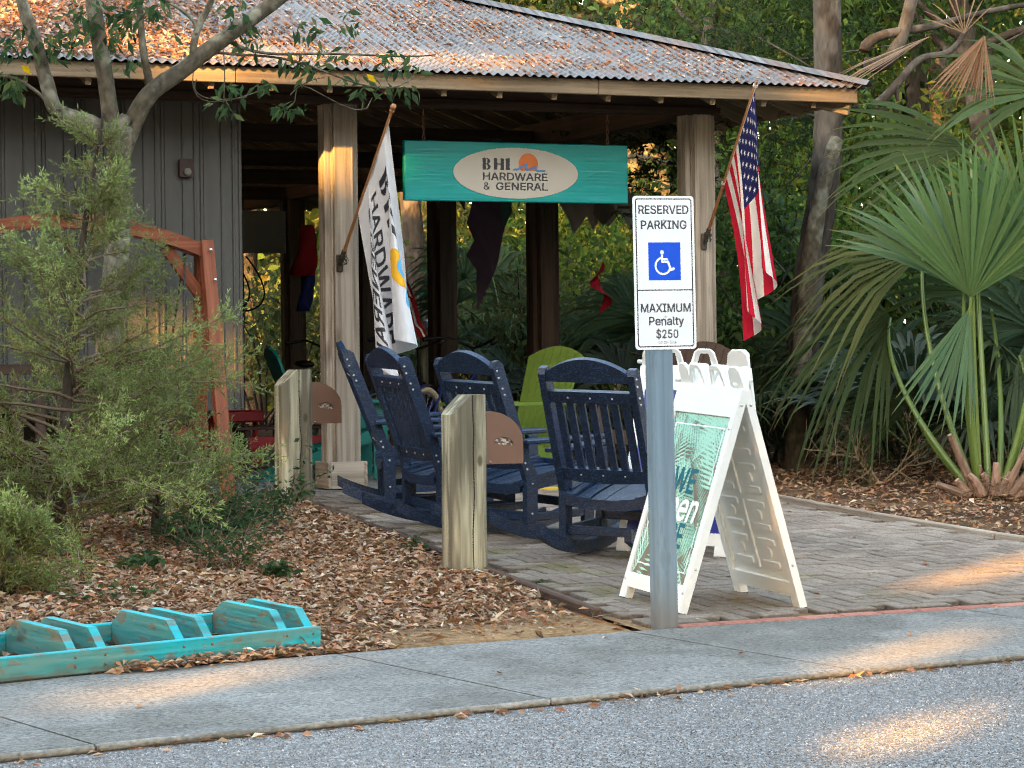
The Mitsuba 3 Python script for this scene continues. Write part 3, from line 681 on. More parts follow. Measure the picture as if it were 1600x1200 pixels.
for p in bk: put(t, 'letter', on_cloth(F1, p, .0022, .025), 'm_ink')
b = on_cloth(F1, affinity.scale(Point(.62, .70).buffer(.15, 20), .62, 1.1), .0018, .025); put(t, 'yellow_sun', b, 'm_flagyellow'); bs('m_flagyellow', (.75, .42, .03), .8, .2)
wl = LineString([(.46, .60), (.54, .63), (.62, .72), (.64, .68), (.63, .60), (.67, .58), (.75, .66), (.79, .68), (.78, .60), (.83, .57), (.93, .60)])
b = on_cloth(F1, wl.buffer(.022, 5), .0026, .025); put(t, 'blue_wave', b, 'm_flagblue'); bs('m_flagblue', (.12, .40, .72), .8, .2)
hs = MB(); hs.beam(lo - np.array([0, .004, 0]), hi, .004, .03, bevel=.001); put(t, 'hoist_band', hs, 'm_oval')

# national flag at the right column
t = thing('national_flag', 'red white and blue striped flag with white stars on a wooden pole', 'flag')
base, tip, d = flag_pole(t, (2.81, -.165, 1.775), (2.755, -1.09, 2.84), False)
hi, lo = tip - d * .05, tip - d * .90
def F2(s, q):
    s, q = np.asarray(s, float), np.asarray(q, float)
    H = lo + (hi - lo) * s[..., None]; L = 1.22
    g = 1 - np.exp(-q * 2.2)
    ph = 2 * np.pi * (1.75 * s + .05) + .4 * np.sin(q * 2.6 + 1)
    X = H[..., 0] + g * (.10 * (s - .4) + .07 * np.sin(ph) * (.3 + q)) + q * .10
    Y = H[..., 1] * (1 - g * .52) + g * .52 * (-.95) + .055 * np.cos(ph) * (.15 + q) * 1.2
    Z = H[..., 2] - L * q + g * (.02 - .30 * (s - .5)) * .45
    return np.stack([X, Y, Z], -1)
def usflag(p, n, uv):
    q, s = uv.x, uv.y
    st = dr.floor((1 - s) * 13.0); red = (st - 2 * dr.floor(st / 2)) < 0.5
    c = dr.select(red, mi.Color3f(.52, .02, .045), mi.Color3f(.72, .70, .67))
    canton = (s > 6.0 / 13.0) & (q < 0.42)
    a = q / 0.42 * 12.0; bb = (s - 6.0 / 13.0) / (7.0 / 13.0) * 10.0
    ia, ib = dr.round(a), dr.round(bb); par = ia + ib; even = (par - 2 * dr.floor(par / 2)) < 0.5
    inr = (ia > 0.5) & (ia < 11.5) & (ib > 0.5) & (ib < 9.5) & even
    # five-pointed star, lengths in metres
    dx, dy = (a - ia) * (1.22 * .42 / 12), (bb - ib) * (.85 * 7 / 13 / 10)
    ang = dr.atan2(dx, dy); r = dr.sqrt(dx * dx + dy * dy); seg = 2 * math.pi / 5
    th = dr.abs(ang - seg * dr.round(ang / seg)); Rr = 0.021
    star = inr & (r < Rr * 0.309 / dr.sin(th + 0.3142))
    return dr.select(canton, dr.select(star, mi.Color3f(.75), mi.Color3f(.022, .026, .10)), c)
scene['m_usflag'] = {'type': 'principledthin', 'base_color': proc(usflag), 'roughness': .6, 'diff_trans': .35, 'eta': 1.25}
put(t, 'cloth', cloth_mesh(F2, 110, 90), 'm_usflag', True)
hs = MB(); hs.beam(lo - np.array([0, .004, 0]), hi, .004, .03, bevel=.001); put(t, 'hoist_band', hs, 'm_oval')
for p in (hi + d * .015, lo):
    b = MB()
    for r_ in range(3): b.tube(np.array([p + .016 * (math.cos(a) * np.array([1, 0, 0]) + math.sin(a) * unit(np.cross(d, [1, 0, 0]))) + d * (.008 * r_ - .008) for a in np.linspace(0, 2 * np.pi, 12)]), .003, 5, False)
    put(t, 'cord', b, 'm_oval', True)

# ---- reserved parking sign
t = thing('parking_sign', 'white reserved parking sign with a blue square on a grey post', 'sign')
lean = roty(-.012)
PB = np.array([-.868, -6.985, -.36]); Pw = .094
b = MB(); b.box((0, 0, .92), (Pw, Pw, 1.84), bevel=.006); b.V[0] = b.V[0] @ lean.T + PB; put(t, 'post', b, 'm_postgrey')
M = xf(lean @ FRONT, PB + lean @ np.array([.012, -Pw / 2 - .001, 1.612]))
PWd, PHt = .296, .672
shape(t, 'panel', rrect(PWd, PHt, .016), 0, .004, M, 'm_signwhite')
bd = rrect(PWd - .022, PHt - .022, .012); shape(t, 'border', bd.difference(bd.buffer(-.005)), .004, .0006, M, 'm_ink')
shape(t, 'divider', sbox(-PWd / 2 + .012, -.0785, PWd / 2 - .012, -.0735), .004, .0006, M, 'm_ink')
MM = M @ xf(None, (0, 0, .004))
put_text(t, 'RESERVED', .036, 0, .258, MM, width=.243, depth=.0006, bold=True); put_text(t, 'PARKING', .036, 0, .192, MM, width=.222, depth=.0006, bold=True)
put_text(t, 'MAXIMUM', .036, .002, -.172, MM, width=.243, depth=.0006, bold=True); put_text(t, 'Penalty', .036, .004, -.229, MM, width=.170, depth=.0006, bold=True)
put_text(t, '$250', .036, .006, -.286, MM, width=.108, depth=.0006, bold=True); put_text(t, 'GS 20-37.6', .012, .006, -.311, MM, width=.086, depth=.0006)
shape(t, 'blue_square', sbox(-.078, -.033, .078, .133), .004, .0006, M, 'm_blue')
hd = Point(-.012, .089).buffer(.0095, 12)
body = LineString([(-.012, .074), (-.012, .048), (.016, .048), (.03, .012), (.044, .018)]).buffer(.0052, 4); arm = LineString([(-.012, .060), (.012, .060)]).buffer(.0042, 4)
arc = LineString([(-.008 + .036 * math.cos(a), .030 + .036 * math.sin(a)) for a in np.linspace(math.radians(110), math.radians(345), 26)]).buffer(.0046, 4)
shape(t, 'access_symbol', unary_union([hd, body, arm, arc]), .0046, .0006, M, 'm_signwhite')
for yy in (.243 + .0, -.181): 
    b = MB(); b.sphere((M @ [0, yy - .012, .005, 1])[:3], .005); put(t, 'bolt', b, 'm_steel', True)

# ---- A-frame sidewalk signs
def a_frame(t, org, poster, H=1.08, half=.33, yl=.655, rot=0.0):
    """two hinged plastic panels; the ridge runs along y"""
    ox, oy = org
    tl = math.atan2(half, H); LL = math.hypot(half, H)
    for side in (-1, 1):
        # local frame: x along the width, y up along the panel, z outward
        ez = np.array([side * math.cos(tl), 0, math.sin(tl)]); ey = np.array([-side * math.sin(tl), 0, math.cos(tl)]); ex = np.cross(ey, ez)
        Rz = rotz(math.radians(rot)); R = TILT @ Rz @ np.stack([ex, ey, ez], 1); q0 = Rz @ np.array([side * half, 0, 0]) + [ox, oy, 0]
        M = xf(R, (q0[0], q0[1], G(q0[0], q0[1]) + .004))
        nm = key_of(t, 'poster_panel' if side < 0 else 'rear_panel')
        w = yl
        fr = sbox(-w / 2, 0, w / 2, LL - .07)
        foot = fr.difference(sbox(-w / 2 + .07, -.01, w / 2 - .07, .055))
        # handles and hinge lugs along the top
        top = []
        for c_, wd in ((-w / 2 + .07, .12), (-.115 + .05 * side, .13), (.09 + .05 * side, .13), (w / 2 - .06, .10)):
            lug = Polygon([(c_ - wd / 2 - .02, LL - .12), (c_ + wd / 2 + .02, LL - .12), (c_ + wd / 2 - .008, LL + .02), (c_ + wd / 2 - .03, LL + .04), (c_ - wd / 2 + .03, LL + .04), (c_ - wd / 2 + .008, LL + .02)])
            if abs(c_) < .2: lug = lug.difference(Polygon([(c_ - wd / 2 + .004, LL - .06), (c_ + wd / 2 - .004, LL - .06), (c_ + wd / 2 - .036, LL + .018), (c_ - wd / 2 + .036, LL + .018)]))
            top.append(lug)
        frame_ = foot.difference(rrect(w - .075, LL - .37, .01).buffer(0) if False else sbox(-w / 2 + .042, .125, w / 2 - .042, LL - .205))
        b = MB(); L = np.eye(4); L[2, 3] = -.038; b.prism(frame_, .038, M @ L); scene[nm] = b.ply('m_white')
        b = MB(); L = np.eye(4); L[2, 3] = -.027
        for lug in top: b.prism(lug.difference(sbox(-1, -1, 1, LL - .0705)) if lug.interiors else lug.difference(sbox(-1, -1, 1, LL - .0705)), .016, M @ L)
        put(nm, 'handles', b, 'm_white', kind='stuff')
        inner_c = (0, .125 + (LL - .33) / 2)
        pn = affinity.translate(sbox(-w / 2 + .04, -(LL - .33) / 2, w / 2 - .04, (LL - .33) / 2), *inner_c)
        shape(nm, 'back_plate', pn, -.024, .014, M, 'm_white')
        # raised ribs on the inner face
        b = MB(); bw = w - .12; y0, y1 = .15, LL - .23; cols_ = [-bw / 4, bw / 4]; 
        L = np.eye(4); L[2, 3] = -.0325
        rows = np.linspace(y0, y1, 5)
        for cx_ in cols_:
            for r0, r1 in zip(rows[:-1], rows[1:]):
                for yy_ in (r0 + .045, r1 - .03): b.prism(affinity.translate(rrect(bw / 2 * .62, .030, .008), cx_, yy_), .009, M @ L)
                if r0 < rows[2] + .01: b.prism(affinity.translate(Point(0, 0).buffer(.028, 12), cx_, (r0 + r1) / 2 + .01), .011, M @ L)
        for cx_ in (-bw / 2, 0, bw / 2):
            for r0, r1 in zip(rows[:-1:2], rows[2::2]): b.prism(affinity.translate(rrect(.016, r1 - r0 - .03, .006), cx_, (r0 + r1) / 2), .010, M @ L)
        put(nm, 'ribs', b, 'm_white', label=None)
        b = MB()
        for sx in (-1, 1):
            for yy in (.09, LL - .26):
                p = M @ np.array([sx * (w / 2 - .02), yy, 0, 1]); b.sphere(p[:3], .007)
                p = M @ np.array([sx * w / 2, yy + .12, -.018, 1]); b.sphere(p[:3], .008)
        put(nm, 'rivets', b, 'm_steel', True, kind='stuff')
        if side < 0 and poster: poster(nm, M, w, LL)
    b = MB(); zt = G(ox, oy) + H - .045; Rz = rotz(math.radians(rot)); hw = lambda x_, y_: Rz @ np.array([x_, y_, 0]) + [ox, oy, zt + GY * y_]
    for sy in (-1, 1): b.tube([hw(-.03, sy * (yl / 2 - .03)), hw(.03, sy * (yl / 2 - .03))], .011, 10); b.tube([hw(0, sy * (yl / 2 - .1)), hw(0, sy * (yl / 2 + .004))], .012, 10)
    put(t, 'hinge', b, 'm_white', True)

def poster_bg(p, n, uv):
    t = fbm(uv.x * 14, uv.y * 14, 2, 3); return mix((.11, .10, .075), (.25, .23, .18), t)
bs('m_poster', proc(poster_bg), .3, .5)
bs('m_mint', (.36, .64, .52), .35, .5); bs('m_mintdark', (.22, .46, .37), .35, .5)
def frond2d(cx, cy, ang, L, W, n=26, bend=.35):
    out = []; P = []; a = ang
    for k in range(n + 1): P.append((cx, cy)); cx += math.cos(a) * L / n; cy += math.sin(a) * L / n; a += bend / n
    for k in range(1, n):
        x, y = P[k]; t = math.atan2(P[k + 1][1] - y, P[k + 1][0] - x); l = W * (math.sin(math.pi * (.12 + .86 * k / n)) ** .6); w = L / n * .30
        for sg in (1, -1):
            th = t + sg * (1.15 - .5 * k / n); dx, dy = math.cos(th), math.sin(th); out.append(Polygon([(x - w * math.cos(t), y - w * math.sin(t)), (x + dx * l * .5 - dy * w * .9, y + dy * l * .5 + dx * w * .9), (x + dx * l, y + dy * l), (x + dx * l * .5 + dy * w * .9, y + dy * l * .5 - dx * w * .9), (x + w * math.cos(t), y + w * math.sin(t))]).buffer(0))
    out.append(LineString(P).buffer(.004)); return unary_union(out)
bs('m_postteal', (0.015, 0.12, 0.17), .35, .5)
def poster(nm, M, w, LL):
    y0, y1 = .127, LL - .207; v = np.array([[-w / 2 + .044, y0, -.008], [w / 2 - .044, y0, -.008], [w / 2 - .044, y1, -.008], [-w / 2 + .044, y1, -.008]])
    b = MB(); b.add(v @ M[:3, :3].T + M[:3, 3], [[0, 1, 2, 3]], v[:, :2]); po = put(nm, 'poster', b, 'm_poster', label='poster of pale green palm leaves reading WE open HERE')
    clip = sbox(-w / 2 + .046, y0 + .002, w / 2 - .046, y1 - .002)
    for mat, z_, fr_ in (('m_mintdark', -.0079, [(.26, .30, 2.0, .5, .16), (-.24, .62, .9, .5, .17), (.1, 1.0, -1.2, .45, .15), (-.05, .14, .4, .45, .15), (.28, .72, 2.6, .45, .15)]), ('m_mint', -.0075, [(-.28, .12, 1.0, .62, .2), (.27, .10, 2.3, .55, .19), (.29, .56, 1.9, .62, .2), (-.27, .50, 1.2, .5, .18), (-.28, .95, -.3, .6, .17), (.02, .70, .6, .42, .17), (.05, .16, 1.7, .4, .15)])):
        g = unary_union([frond2d(*q) for q in fr_]).intersection(clip); shape(nm, 'printed_leaves', g, z_, .0003, M, mat)
    MM = M @ xf(None, (0, 0, -.0070)); w2, h2 = w - .15, y1 - y0 - .1
    o = affinity.translate(sbox(-w2 / 2, -h2 / 2, w2 / 2, h2 / 2), 0, (y0 + y1) / 2); 
    ln = o.difference(o.buffer(-.006)).difference(sbox(w2 / 2 - .02, .42, w2 / 2 + .01, .60))
    shape(nm, 'poster_line', ln, -.0071, .0006, M, 'm_signwhite')
    put_text(nm, 'WE', .115, .0, .545, MM, 'm_postteal', 'poster_word', width=.225, bold=True)
    put_text(nm, 'HERE', .115, -.02, .285, MM, 'm_postteal', 'poster_word', width=.31, bold=True)
    # the white brush word, slanted
    m = text2d('open', .13, True); v = np.array(m.vertices); wd = v[:, 0].max(); v[:, 0] = (v[:, 0] - wd / 2) * (.40 / wd) + .22 * v[:, 1] + .0; v[:, 1] += .415
    v[:, 2] = np.where(v[:, 2] > .0005, .0032, .0024); b = MB(); b.add(v @ MM[:3, :3].T + MM[:3, 3], m.faces); put(nm, 'poster_word', b, 'm_signwhite')
t = thing('a_frame_sign', 'white plastic A-frame sign with a palm leaf poster, in front beside the grey post', 'sandwich board', 'a-frame signs')
a_frame(t, (-.318, -6.36), poster)
def poster2(nm, M, w, LL):
    y0, y1 = .127, LL - .207; v = np.array([[-w / 2 + .044, y0, -.008], [w / 2 - .044, y0, -.008], [w / 2 - .044, y1, -.008], [-w / 2 + .044, y1, -.008]])
    b = MB(); b.add(v @ M[:3, :3].T + M[:3, 3], [[0, 1, 2, 3]], v[:, :2]); put(nm, 'poster', b, 'm_posternavy', label='dark blue poster')
bs('m_posternavy', (0.03, 0.04, 0.22), .3, .5)
t = thing('a_frame_sign', 'second white A-frame sign with a blue poster, standing behind the front one', 'sandwich board', 'a-frame signs')
a_frame(t, (.62, -4.30), poster2, rot=40)

# ---- timber bollards with brown light hoods
def bollard(label, x, y, H, wd, hoodz, kx):
    t = thing('bollard_light', label, 'bollard', 'timber bollards with lamp hoods')
    z0 = G(x, y) - .05; h = wd / 2; c = .03
    poly = Polygon([(-h + c, -h), (h - c, -h), (h, -h + c), (h, h - c), (h - c, h), (-h + c, h), (-h, h - c), (-h, -h + c)])
    m = trimesh.creation.extrude_polygon(poly, H + .05, engine='earcut')
    import manifold3d as mf
    mm = mf.Manifold(mf.Mesh(np.asarray(m.vertices, np.float32), np.asarray(m.faces, np.uint32)))
    mm = mm.trim_by_plane([.70, 0, -.714], -.714 * (H + .05) + .70 * (-h + .105)) if True else mm
    q = mm.to_mesh(); v = np.array(q.vert_properties[:, :3], float); f = np.array(q.tri_verts)
    v, f = trimesh.remesh.subdivide_to_size(v, f, .06)[:2]
    nz = meshkit.noise(v * [22, 22, 3], 4); v[:, 0] += (nz - .5) * .006; v[:, 1] += (meshkit.noise(v * [25, 20, 3], 8) - .5) * .006
    b = MB(); uv = np.stack([v[:, 2] + 20 * kx + 10, np.where(np.abs(v[:, 1]) > h - .035, v[:, 0], v[:, 1] + .4)], 1); b.add(v + [x, y, z0], f, uv); put(t, 'post', b, 'm_bollard')
    M = xf(FRONT, (x + h + .002, y - .055, z0 + .05 + hoodz)); w_, h_ = .205, .275
    prof = Polygon([(0, 0)] + [(w_, 0), (w_, h_ * .42)] + [(w_ * math.cos(a), h_ * .42 + h_ * .58 * math.sin(a)) for a in np.linspace(.05, math.pi / 2 - .05, 10)] + [(0, h_)])
    hole = affinity.rotate(Polygon([(.055 * math.cos(a), .04 * math.sin(a)) for a in np.linspace(0, math.pi, 14)]), -8, origin=(0, 0)); hole = affinity.translate(hole, w_ * .47, h_ * .36)
    shape(t, 'lamp_hood', prof.difference(hole), 0, .014, M, 'm_brownmetal'); shape(t, 'hood_body', prof.buffer(-.012), -.10, .099, M, 'm_brownmetal')
    shape(t, 'dirty_lens', hole.buffer(.004), -.0005, .002, M, 'm_lens')
    b = MB(); b.sphere((M @ [.02, .012, .016, 1])[:3], .006); put(t, 'screw', b, 'm_steel', True)
def lens_c(p, n, uv):
    f = fbm(p.x * 90, p.y * 90, p.z * 90, 3); return mix((.10, .07, .055), (.55, .5, .45), smoothstep(.4, .65, f))
bs('m_lens', proc(lens_c), .7, .3)
bollard('nearer weathered timber bollard with a brown lamp hood, in front of the chairs', -.965, -4.83, .91, .195, .55, 31)
bollard('farther timber bollard with a brown lamp hood, by the left porch column', -.69, -1.07, .885, .21, .53, 77)

# ---- turquoise wooden wheel-block rack
t = thing('bike_rack', 'low turquoise wooden bike rack with pairs of upright blocks', 'bike rack')
p0, p1 = np.array([-4.6, -7.742, 0]), np.array([-2.512, -7.157, 0]); du = unit(p1 - p0); dn = np.array([-du[1], du[0], 0]); LR = np.linalg.norm(p1 - p0)
Rr = TILT @ np.stack([du, dn, [0, 0, 1]], 1)
def rk(u, v, z): q = p1 + du * u + dn * v; return np.array([q[0], q[1], G(q[0], q[1]) + z])
for v_, nm in ((.02, 'front_board'), (.60, 'back_board')):
    b = MB(); b.box(rk(-LR / 2, v_, .052), (LR, .038, .092), Rr, .004, tone=5 if v_ < .1 else 8); put(t, nm, b, 'm_rack')
b = MB(); b.box(rk(-.03, .31, .035), (.038, .53, .06), Rr); put(t, 'end_board', b, 'm_rack')
for u in (-.02, -.145, -.50, -.63, -.98, -1.11, -1.47, -1.60, -1.95):
    b = MB(); L2, Hh = .53, .145
    prof = Polygon([(-L2 / 2, 0), (L2 / 2, 0), (L2 / 2, Hh * .62), (L2 / 2 - .075, Hh), (-L2 / 2 + .095, Hh), (-L2 / 2, Hh * .40)])
    R2 = TILT @ np.stack([dn, [0, 0, 1], du], 1); b.prism(prof, .038, xf(R2, rk(u - .02, .31, .016)))
    uv = b.UV[0].copy(); b.UV[0] = uv + np.array([0, rng.random() * .4]); put(t, 'upright_block', b, 'm_rack')
b = MB()
for u in (-.04, -.165, -.52, -.65, -1.0, -1.13, -1.49, -1.62, -1.97):
    for z_ in (.035, .072): b.sphere(rk(u, -.0, z_), .0055)
put(t, 'screw_heads', b, 'm_brownmetal', True, kind='stuff')
# ================================================================== CHAIRS, BIKES AND THINGS IN THE PORCH
def rocking_chair(label, x, y, phi, rock=0.0):
    "local frame: x forward, y to the sitter's left, z up"
    t = thing('rocking_chair', label, 'rocking chair', 'navy rocking chairs on the patio')
    R = TILT @ rotz(math.radians(phi)) @ roty(-rock); M = xf(R, (x, y, G(x, y)))
    def P(b, name, **k):
        b.warp(lambda v: v @ M[:3, :3].T + M[:3, 3]); return put(t, name, b, 'm_navy', **k)
    pv = lambda xs, z0: [(a, z0(a)) for a in xs]
    rad = 1.25; arc = lambda a: .0 + rad - math.sqrt(rad * rad - (a - .05) ** 2)
    XZ = lambda yy: xf(np.array([[1, 0, 0], [0, 0, -1], [0, 1, 0.0]]), (0, yy, 0))
    for s in (1, -1):
        yy = s * .265
        xs = np.linspace(-.52, .44, 22); b = MB(); b.prism(Polygon(pv(xs, arc) + [(a, arc(a) + .07) for a in xs[::-1]]), .042, XZ(yy + .021)); P(b, 'rocker')
        z0 = arc(-.22) + .055
        sil = Polygon([(-.185, z0), (-.255, z0), (-.262, .36), (-.300, .46), (-.505, 1.00), (-.495, 1.035), (-.465, 1.045), (-.437, 1.025), (-.235, .475), (-.185, .40)])
        b = MB(); b.prism(sil, .042, XZ(yy + s * .0 + .021)); st = P(b, 'back_post')
        b = MB(); b.box((.20, yy, (arc(.2) + .055 + .575) / 2), (.075, .04, .575 - arc(.2) - .055)); P(b, 'front_leg')
        b = MB(); b.box((.0, s * .30, .589), (.62, .10, .026), roty(-.02), .008); P(b, 'armrest')
        b = MB(); b.beam((-.22, s * .238, .335), (.24, s * .238, .415), .03, .085); P(b, 'seat_rail')
        b = MB(); b.beam((-.20, yy, .15), (.20, yy, .16), .03, .045); P(b, 'side_stretcher')
    b = MB(); b.beam((.20, -.25, .2), (.20, .25, .2), .028, .05); P(b, 'front_stretcher')
    b = MB(); b.beam((-.215, -.25, .15), (-.215, .25, .15), .028, .05); P(b, 'rear_stretcher')
    ln = unit([-.205, 0, .54]); back = np.stack([[0, 1, 0], ln, np.cross([0, 1, 0], ln)], 1)     # local x across, y up the back
    O = np.array([-.262, 0, .43])
    MBk = xf(back, O - back[:, 2] * .018)
    crest = Polygon([(-.244, .575), (.244, .575), (.244, .62)] + [(a, .625 + .082 * math.cos(a / .244 * math.pi / 2) ** .8) for a in np.linspace(.235, -.235, 17)] + [(-.244, .62)])
    b = MB(); b.prism(crest, .034, MBk); P(b, 'crest_rail')
    b = MB(); b.prism(sbox(-.244, .455, .244, .52), .034, MBk); P(b, 'upper_rail')
    low = Polygon([(-.244, .0)] + [(a, -.012 + .015 * abs(a / .244) ** 2) for a in np.linspace(-.2, .2, 9)] + [(.244, .0), (.244, .07), (-.244, .07)])
    b = MB(); b.prism(low, .034, MBk); P(b, 'lower_rail')
    for k in range(7):
        a = (k - 3) * .066; b = MB(); b.prism(sbox(a - .021, .06, a + .021, .46), .016, MBk @ xf(None, (0, 0, .008))); P(b, 'back_slat')
    for k in range(6):
        a = (k - 2.5) * .088; sag = .030 * (1 - (a / .24) ** 2); xs = np.linspace(-.275, .275, 9)
        zz = lambda q: .385 + .175 * q + .03 * math.cos((q + .05) / .33 * 1.4) - sag - .10 * max(q - .19, 0)
        L_ = [(q, zz(q)) for q in xs]; b = MB(); b.prism(Polygon(L_ + [(q, z - .022) for q, z in L_[::-1]]), .081, XZ(a + .0405)); P(b, 'seat_slat')
    ap = Polygon([(-.235, .385), (-.2, .372)] + [(a, .349 + .026 * (a / .24) ** 2) for a in np.linspace(-.18, .18, 9)] + [(.2, .372), (.235, .385), (.235, .315), (.12, .295), (-.12, .295), (-.235, .315)])
    MA = xf(np.array([[0, 0, 1], [1, 0, 0], [0, 1, 0.0]]), (-.275, 0, -.025)); b = MB(); b.prism(ap, .03, MA); P(b, 'rear_apron')
    b = MB(); b.box((.245, 0, .40), (.03, .50, .08)); P(b, 'front_apron')
    b = MB()
    for s in (1, -1):
        for px_, pz in ((-.480, .985), (-.468, .945), (-.44, .885), (-.425, .85), (-.275, .46), (-.262, .425), (-.222, .34), (-.222, .17)):
            b.sphere((px_, s * .287, pz), .0072); 
    for k in range(-3, 4):
        if k % 2: continue
        for yy in (.485, .035): b.sphere((MBk @ [k * .066, yy, -.0, 1])[:3], .006)
    b.warp(lambda v: v @ M[:3, :3].T + M[:3, 3]); put(t, 'screw_heads', b, 'm_steel', True, kind='stuff')
    return t, M
for lab, x, y, phi, rk_ in (('navy rocking chair at the far left, seen nearly edge-on by the porch column', .0, -1.60, -15, .02),
                       ('navy rocking chair second from the left, its narrow back slats close together', -.20, -2.80, 2, .0),
                       ('navy rocking chair partly behind the nearer timber bollard', -.0, -3.44, 15, .0),
                       ('nearest navy rocking chair, its back to the road, left of the A-frame sign', .115, -4.50, 38, .0)):
    t, M = rocking_chair(lab, x, y, phi, rk_)
# bits of frayed cord tied to the chair tops
def cord(label, M, pts, mat='m_cord'):
    t = thing('tie_string', label, 'string'); b = MB(); Pn = np.array(pts) @ M[:3, :3].T + M[:3, 3]
    for k in range(3): b.tube(Pn + np.cumsum(rng.normal(0, .006, Pn.shape), 0), .0028, 5)
    scene[t] = b.ply(mat, True)
bs('m_cord', (.45, .36, .24), .9, .2)

def adirondack(name, label, x, y, phi, mat, z=0.0, sc=1.0, group=None):
    t = thing(name, label, 'chair', group); M = xf(rotz(math.radians(phi)) * sc, (x, y, z))
    def P(b, n_): b.warp(lambda v: v @ M[:3, :3].T + M[:3, 3]); return put(t, n_, b, mat)
    XZ = lambda yy: xf(np.array([[1, 0, 0], [0, 0, -1], [0, 1, 0.0]]), (0, yy, 0))
    ln = unit([-.32, 0, .80]); back = np.stack([[0, 1, 0], ln, np.cross([0, 1, 0], ln)], 1); MBk = xf(back, (-.17, 0, .22))
    for k in range(7):
        a = k - 3; w0, w1 = .060, .086; tf = lambda q: .85 - .95 * q * q
        pl = Polygon([(a * w0 - w0 * .46, 0), (a * w0 + w0 * .46, 0), (a * w1 + w1 * .46, tf(a * w1 + w1 * .46)), (a * w1, tf(a * w1)), (a * w1 - w1 * .46, tf(a * w1 - w1 * .46))])
        b = MB(); b.prism(pl, .02, MBk); P(b, 'back_slat')
    for h_ in (.12, .46):
        b = MB(); b.prism(sbox(-.24, h_, .24, h_ + .07), .022, MBk @ xf(None, (0, 0, -.024))); P(b, 'back_rail')
    for k in range(6):
        b = MB(); b.box((.33 - k * .088, 0, .375 - k * .026), (.08, .50, .02), roty(-.28)); P(b, 'seat_slat')
    for s in (1, -1):
        b = MB(); b.prism(Polygon([(.38, .40), (.40, .33), (-.50, .0), (-.60, .0), (-.2, .20), (.3, .39)]), .024, XZ(s * .25 + .012)); P(b, 'side_rail')
        b = MB(); b.box((.33, s * .275, .29), (.10, .024, .58)); P(b, 'front_leg')
        b = MB(); b.prism(Polygon([(-.32, -.03), (.30, -.07), (.42, -.06), (.43, .05), (.30, .075), (-.32, .03)]), .022, xf(None, (0, s * .31, .58))); P(b, 'armrest')
    b = MB(); b.box((.385, 0, .35), (.02, .54, .10)); P(b, 'front_apron')
    return t
adirondack('lounge_chair', 'lime green slatted lounge chair behind the rocking chairs', 1.36, .10, 200, 'm_lime', G(0, -.1), .98)
adirondack('lounge_chair', 'brown slatted lounge chair half hidden behind the parking sign post', 2.25, -.55, 205, 'm_brownchair', G(0, -.55), 1.02)
adirondack('lounge_chair', 'teal slatted lounge chair beside the end of the grey wall', .42, 1.5, -8, 'm_tealplastic', 0, 1.0)
bs('m_brownchair', (.075, .052, .040), .55, .35)

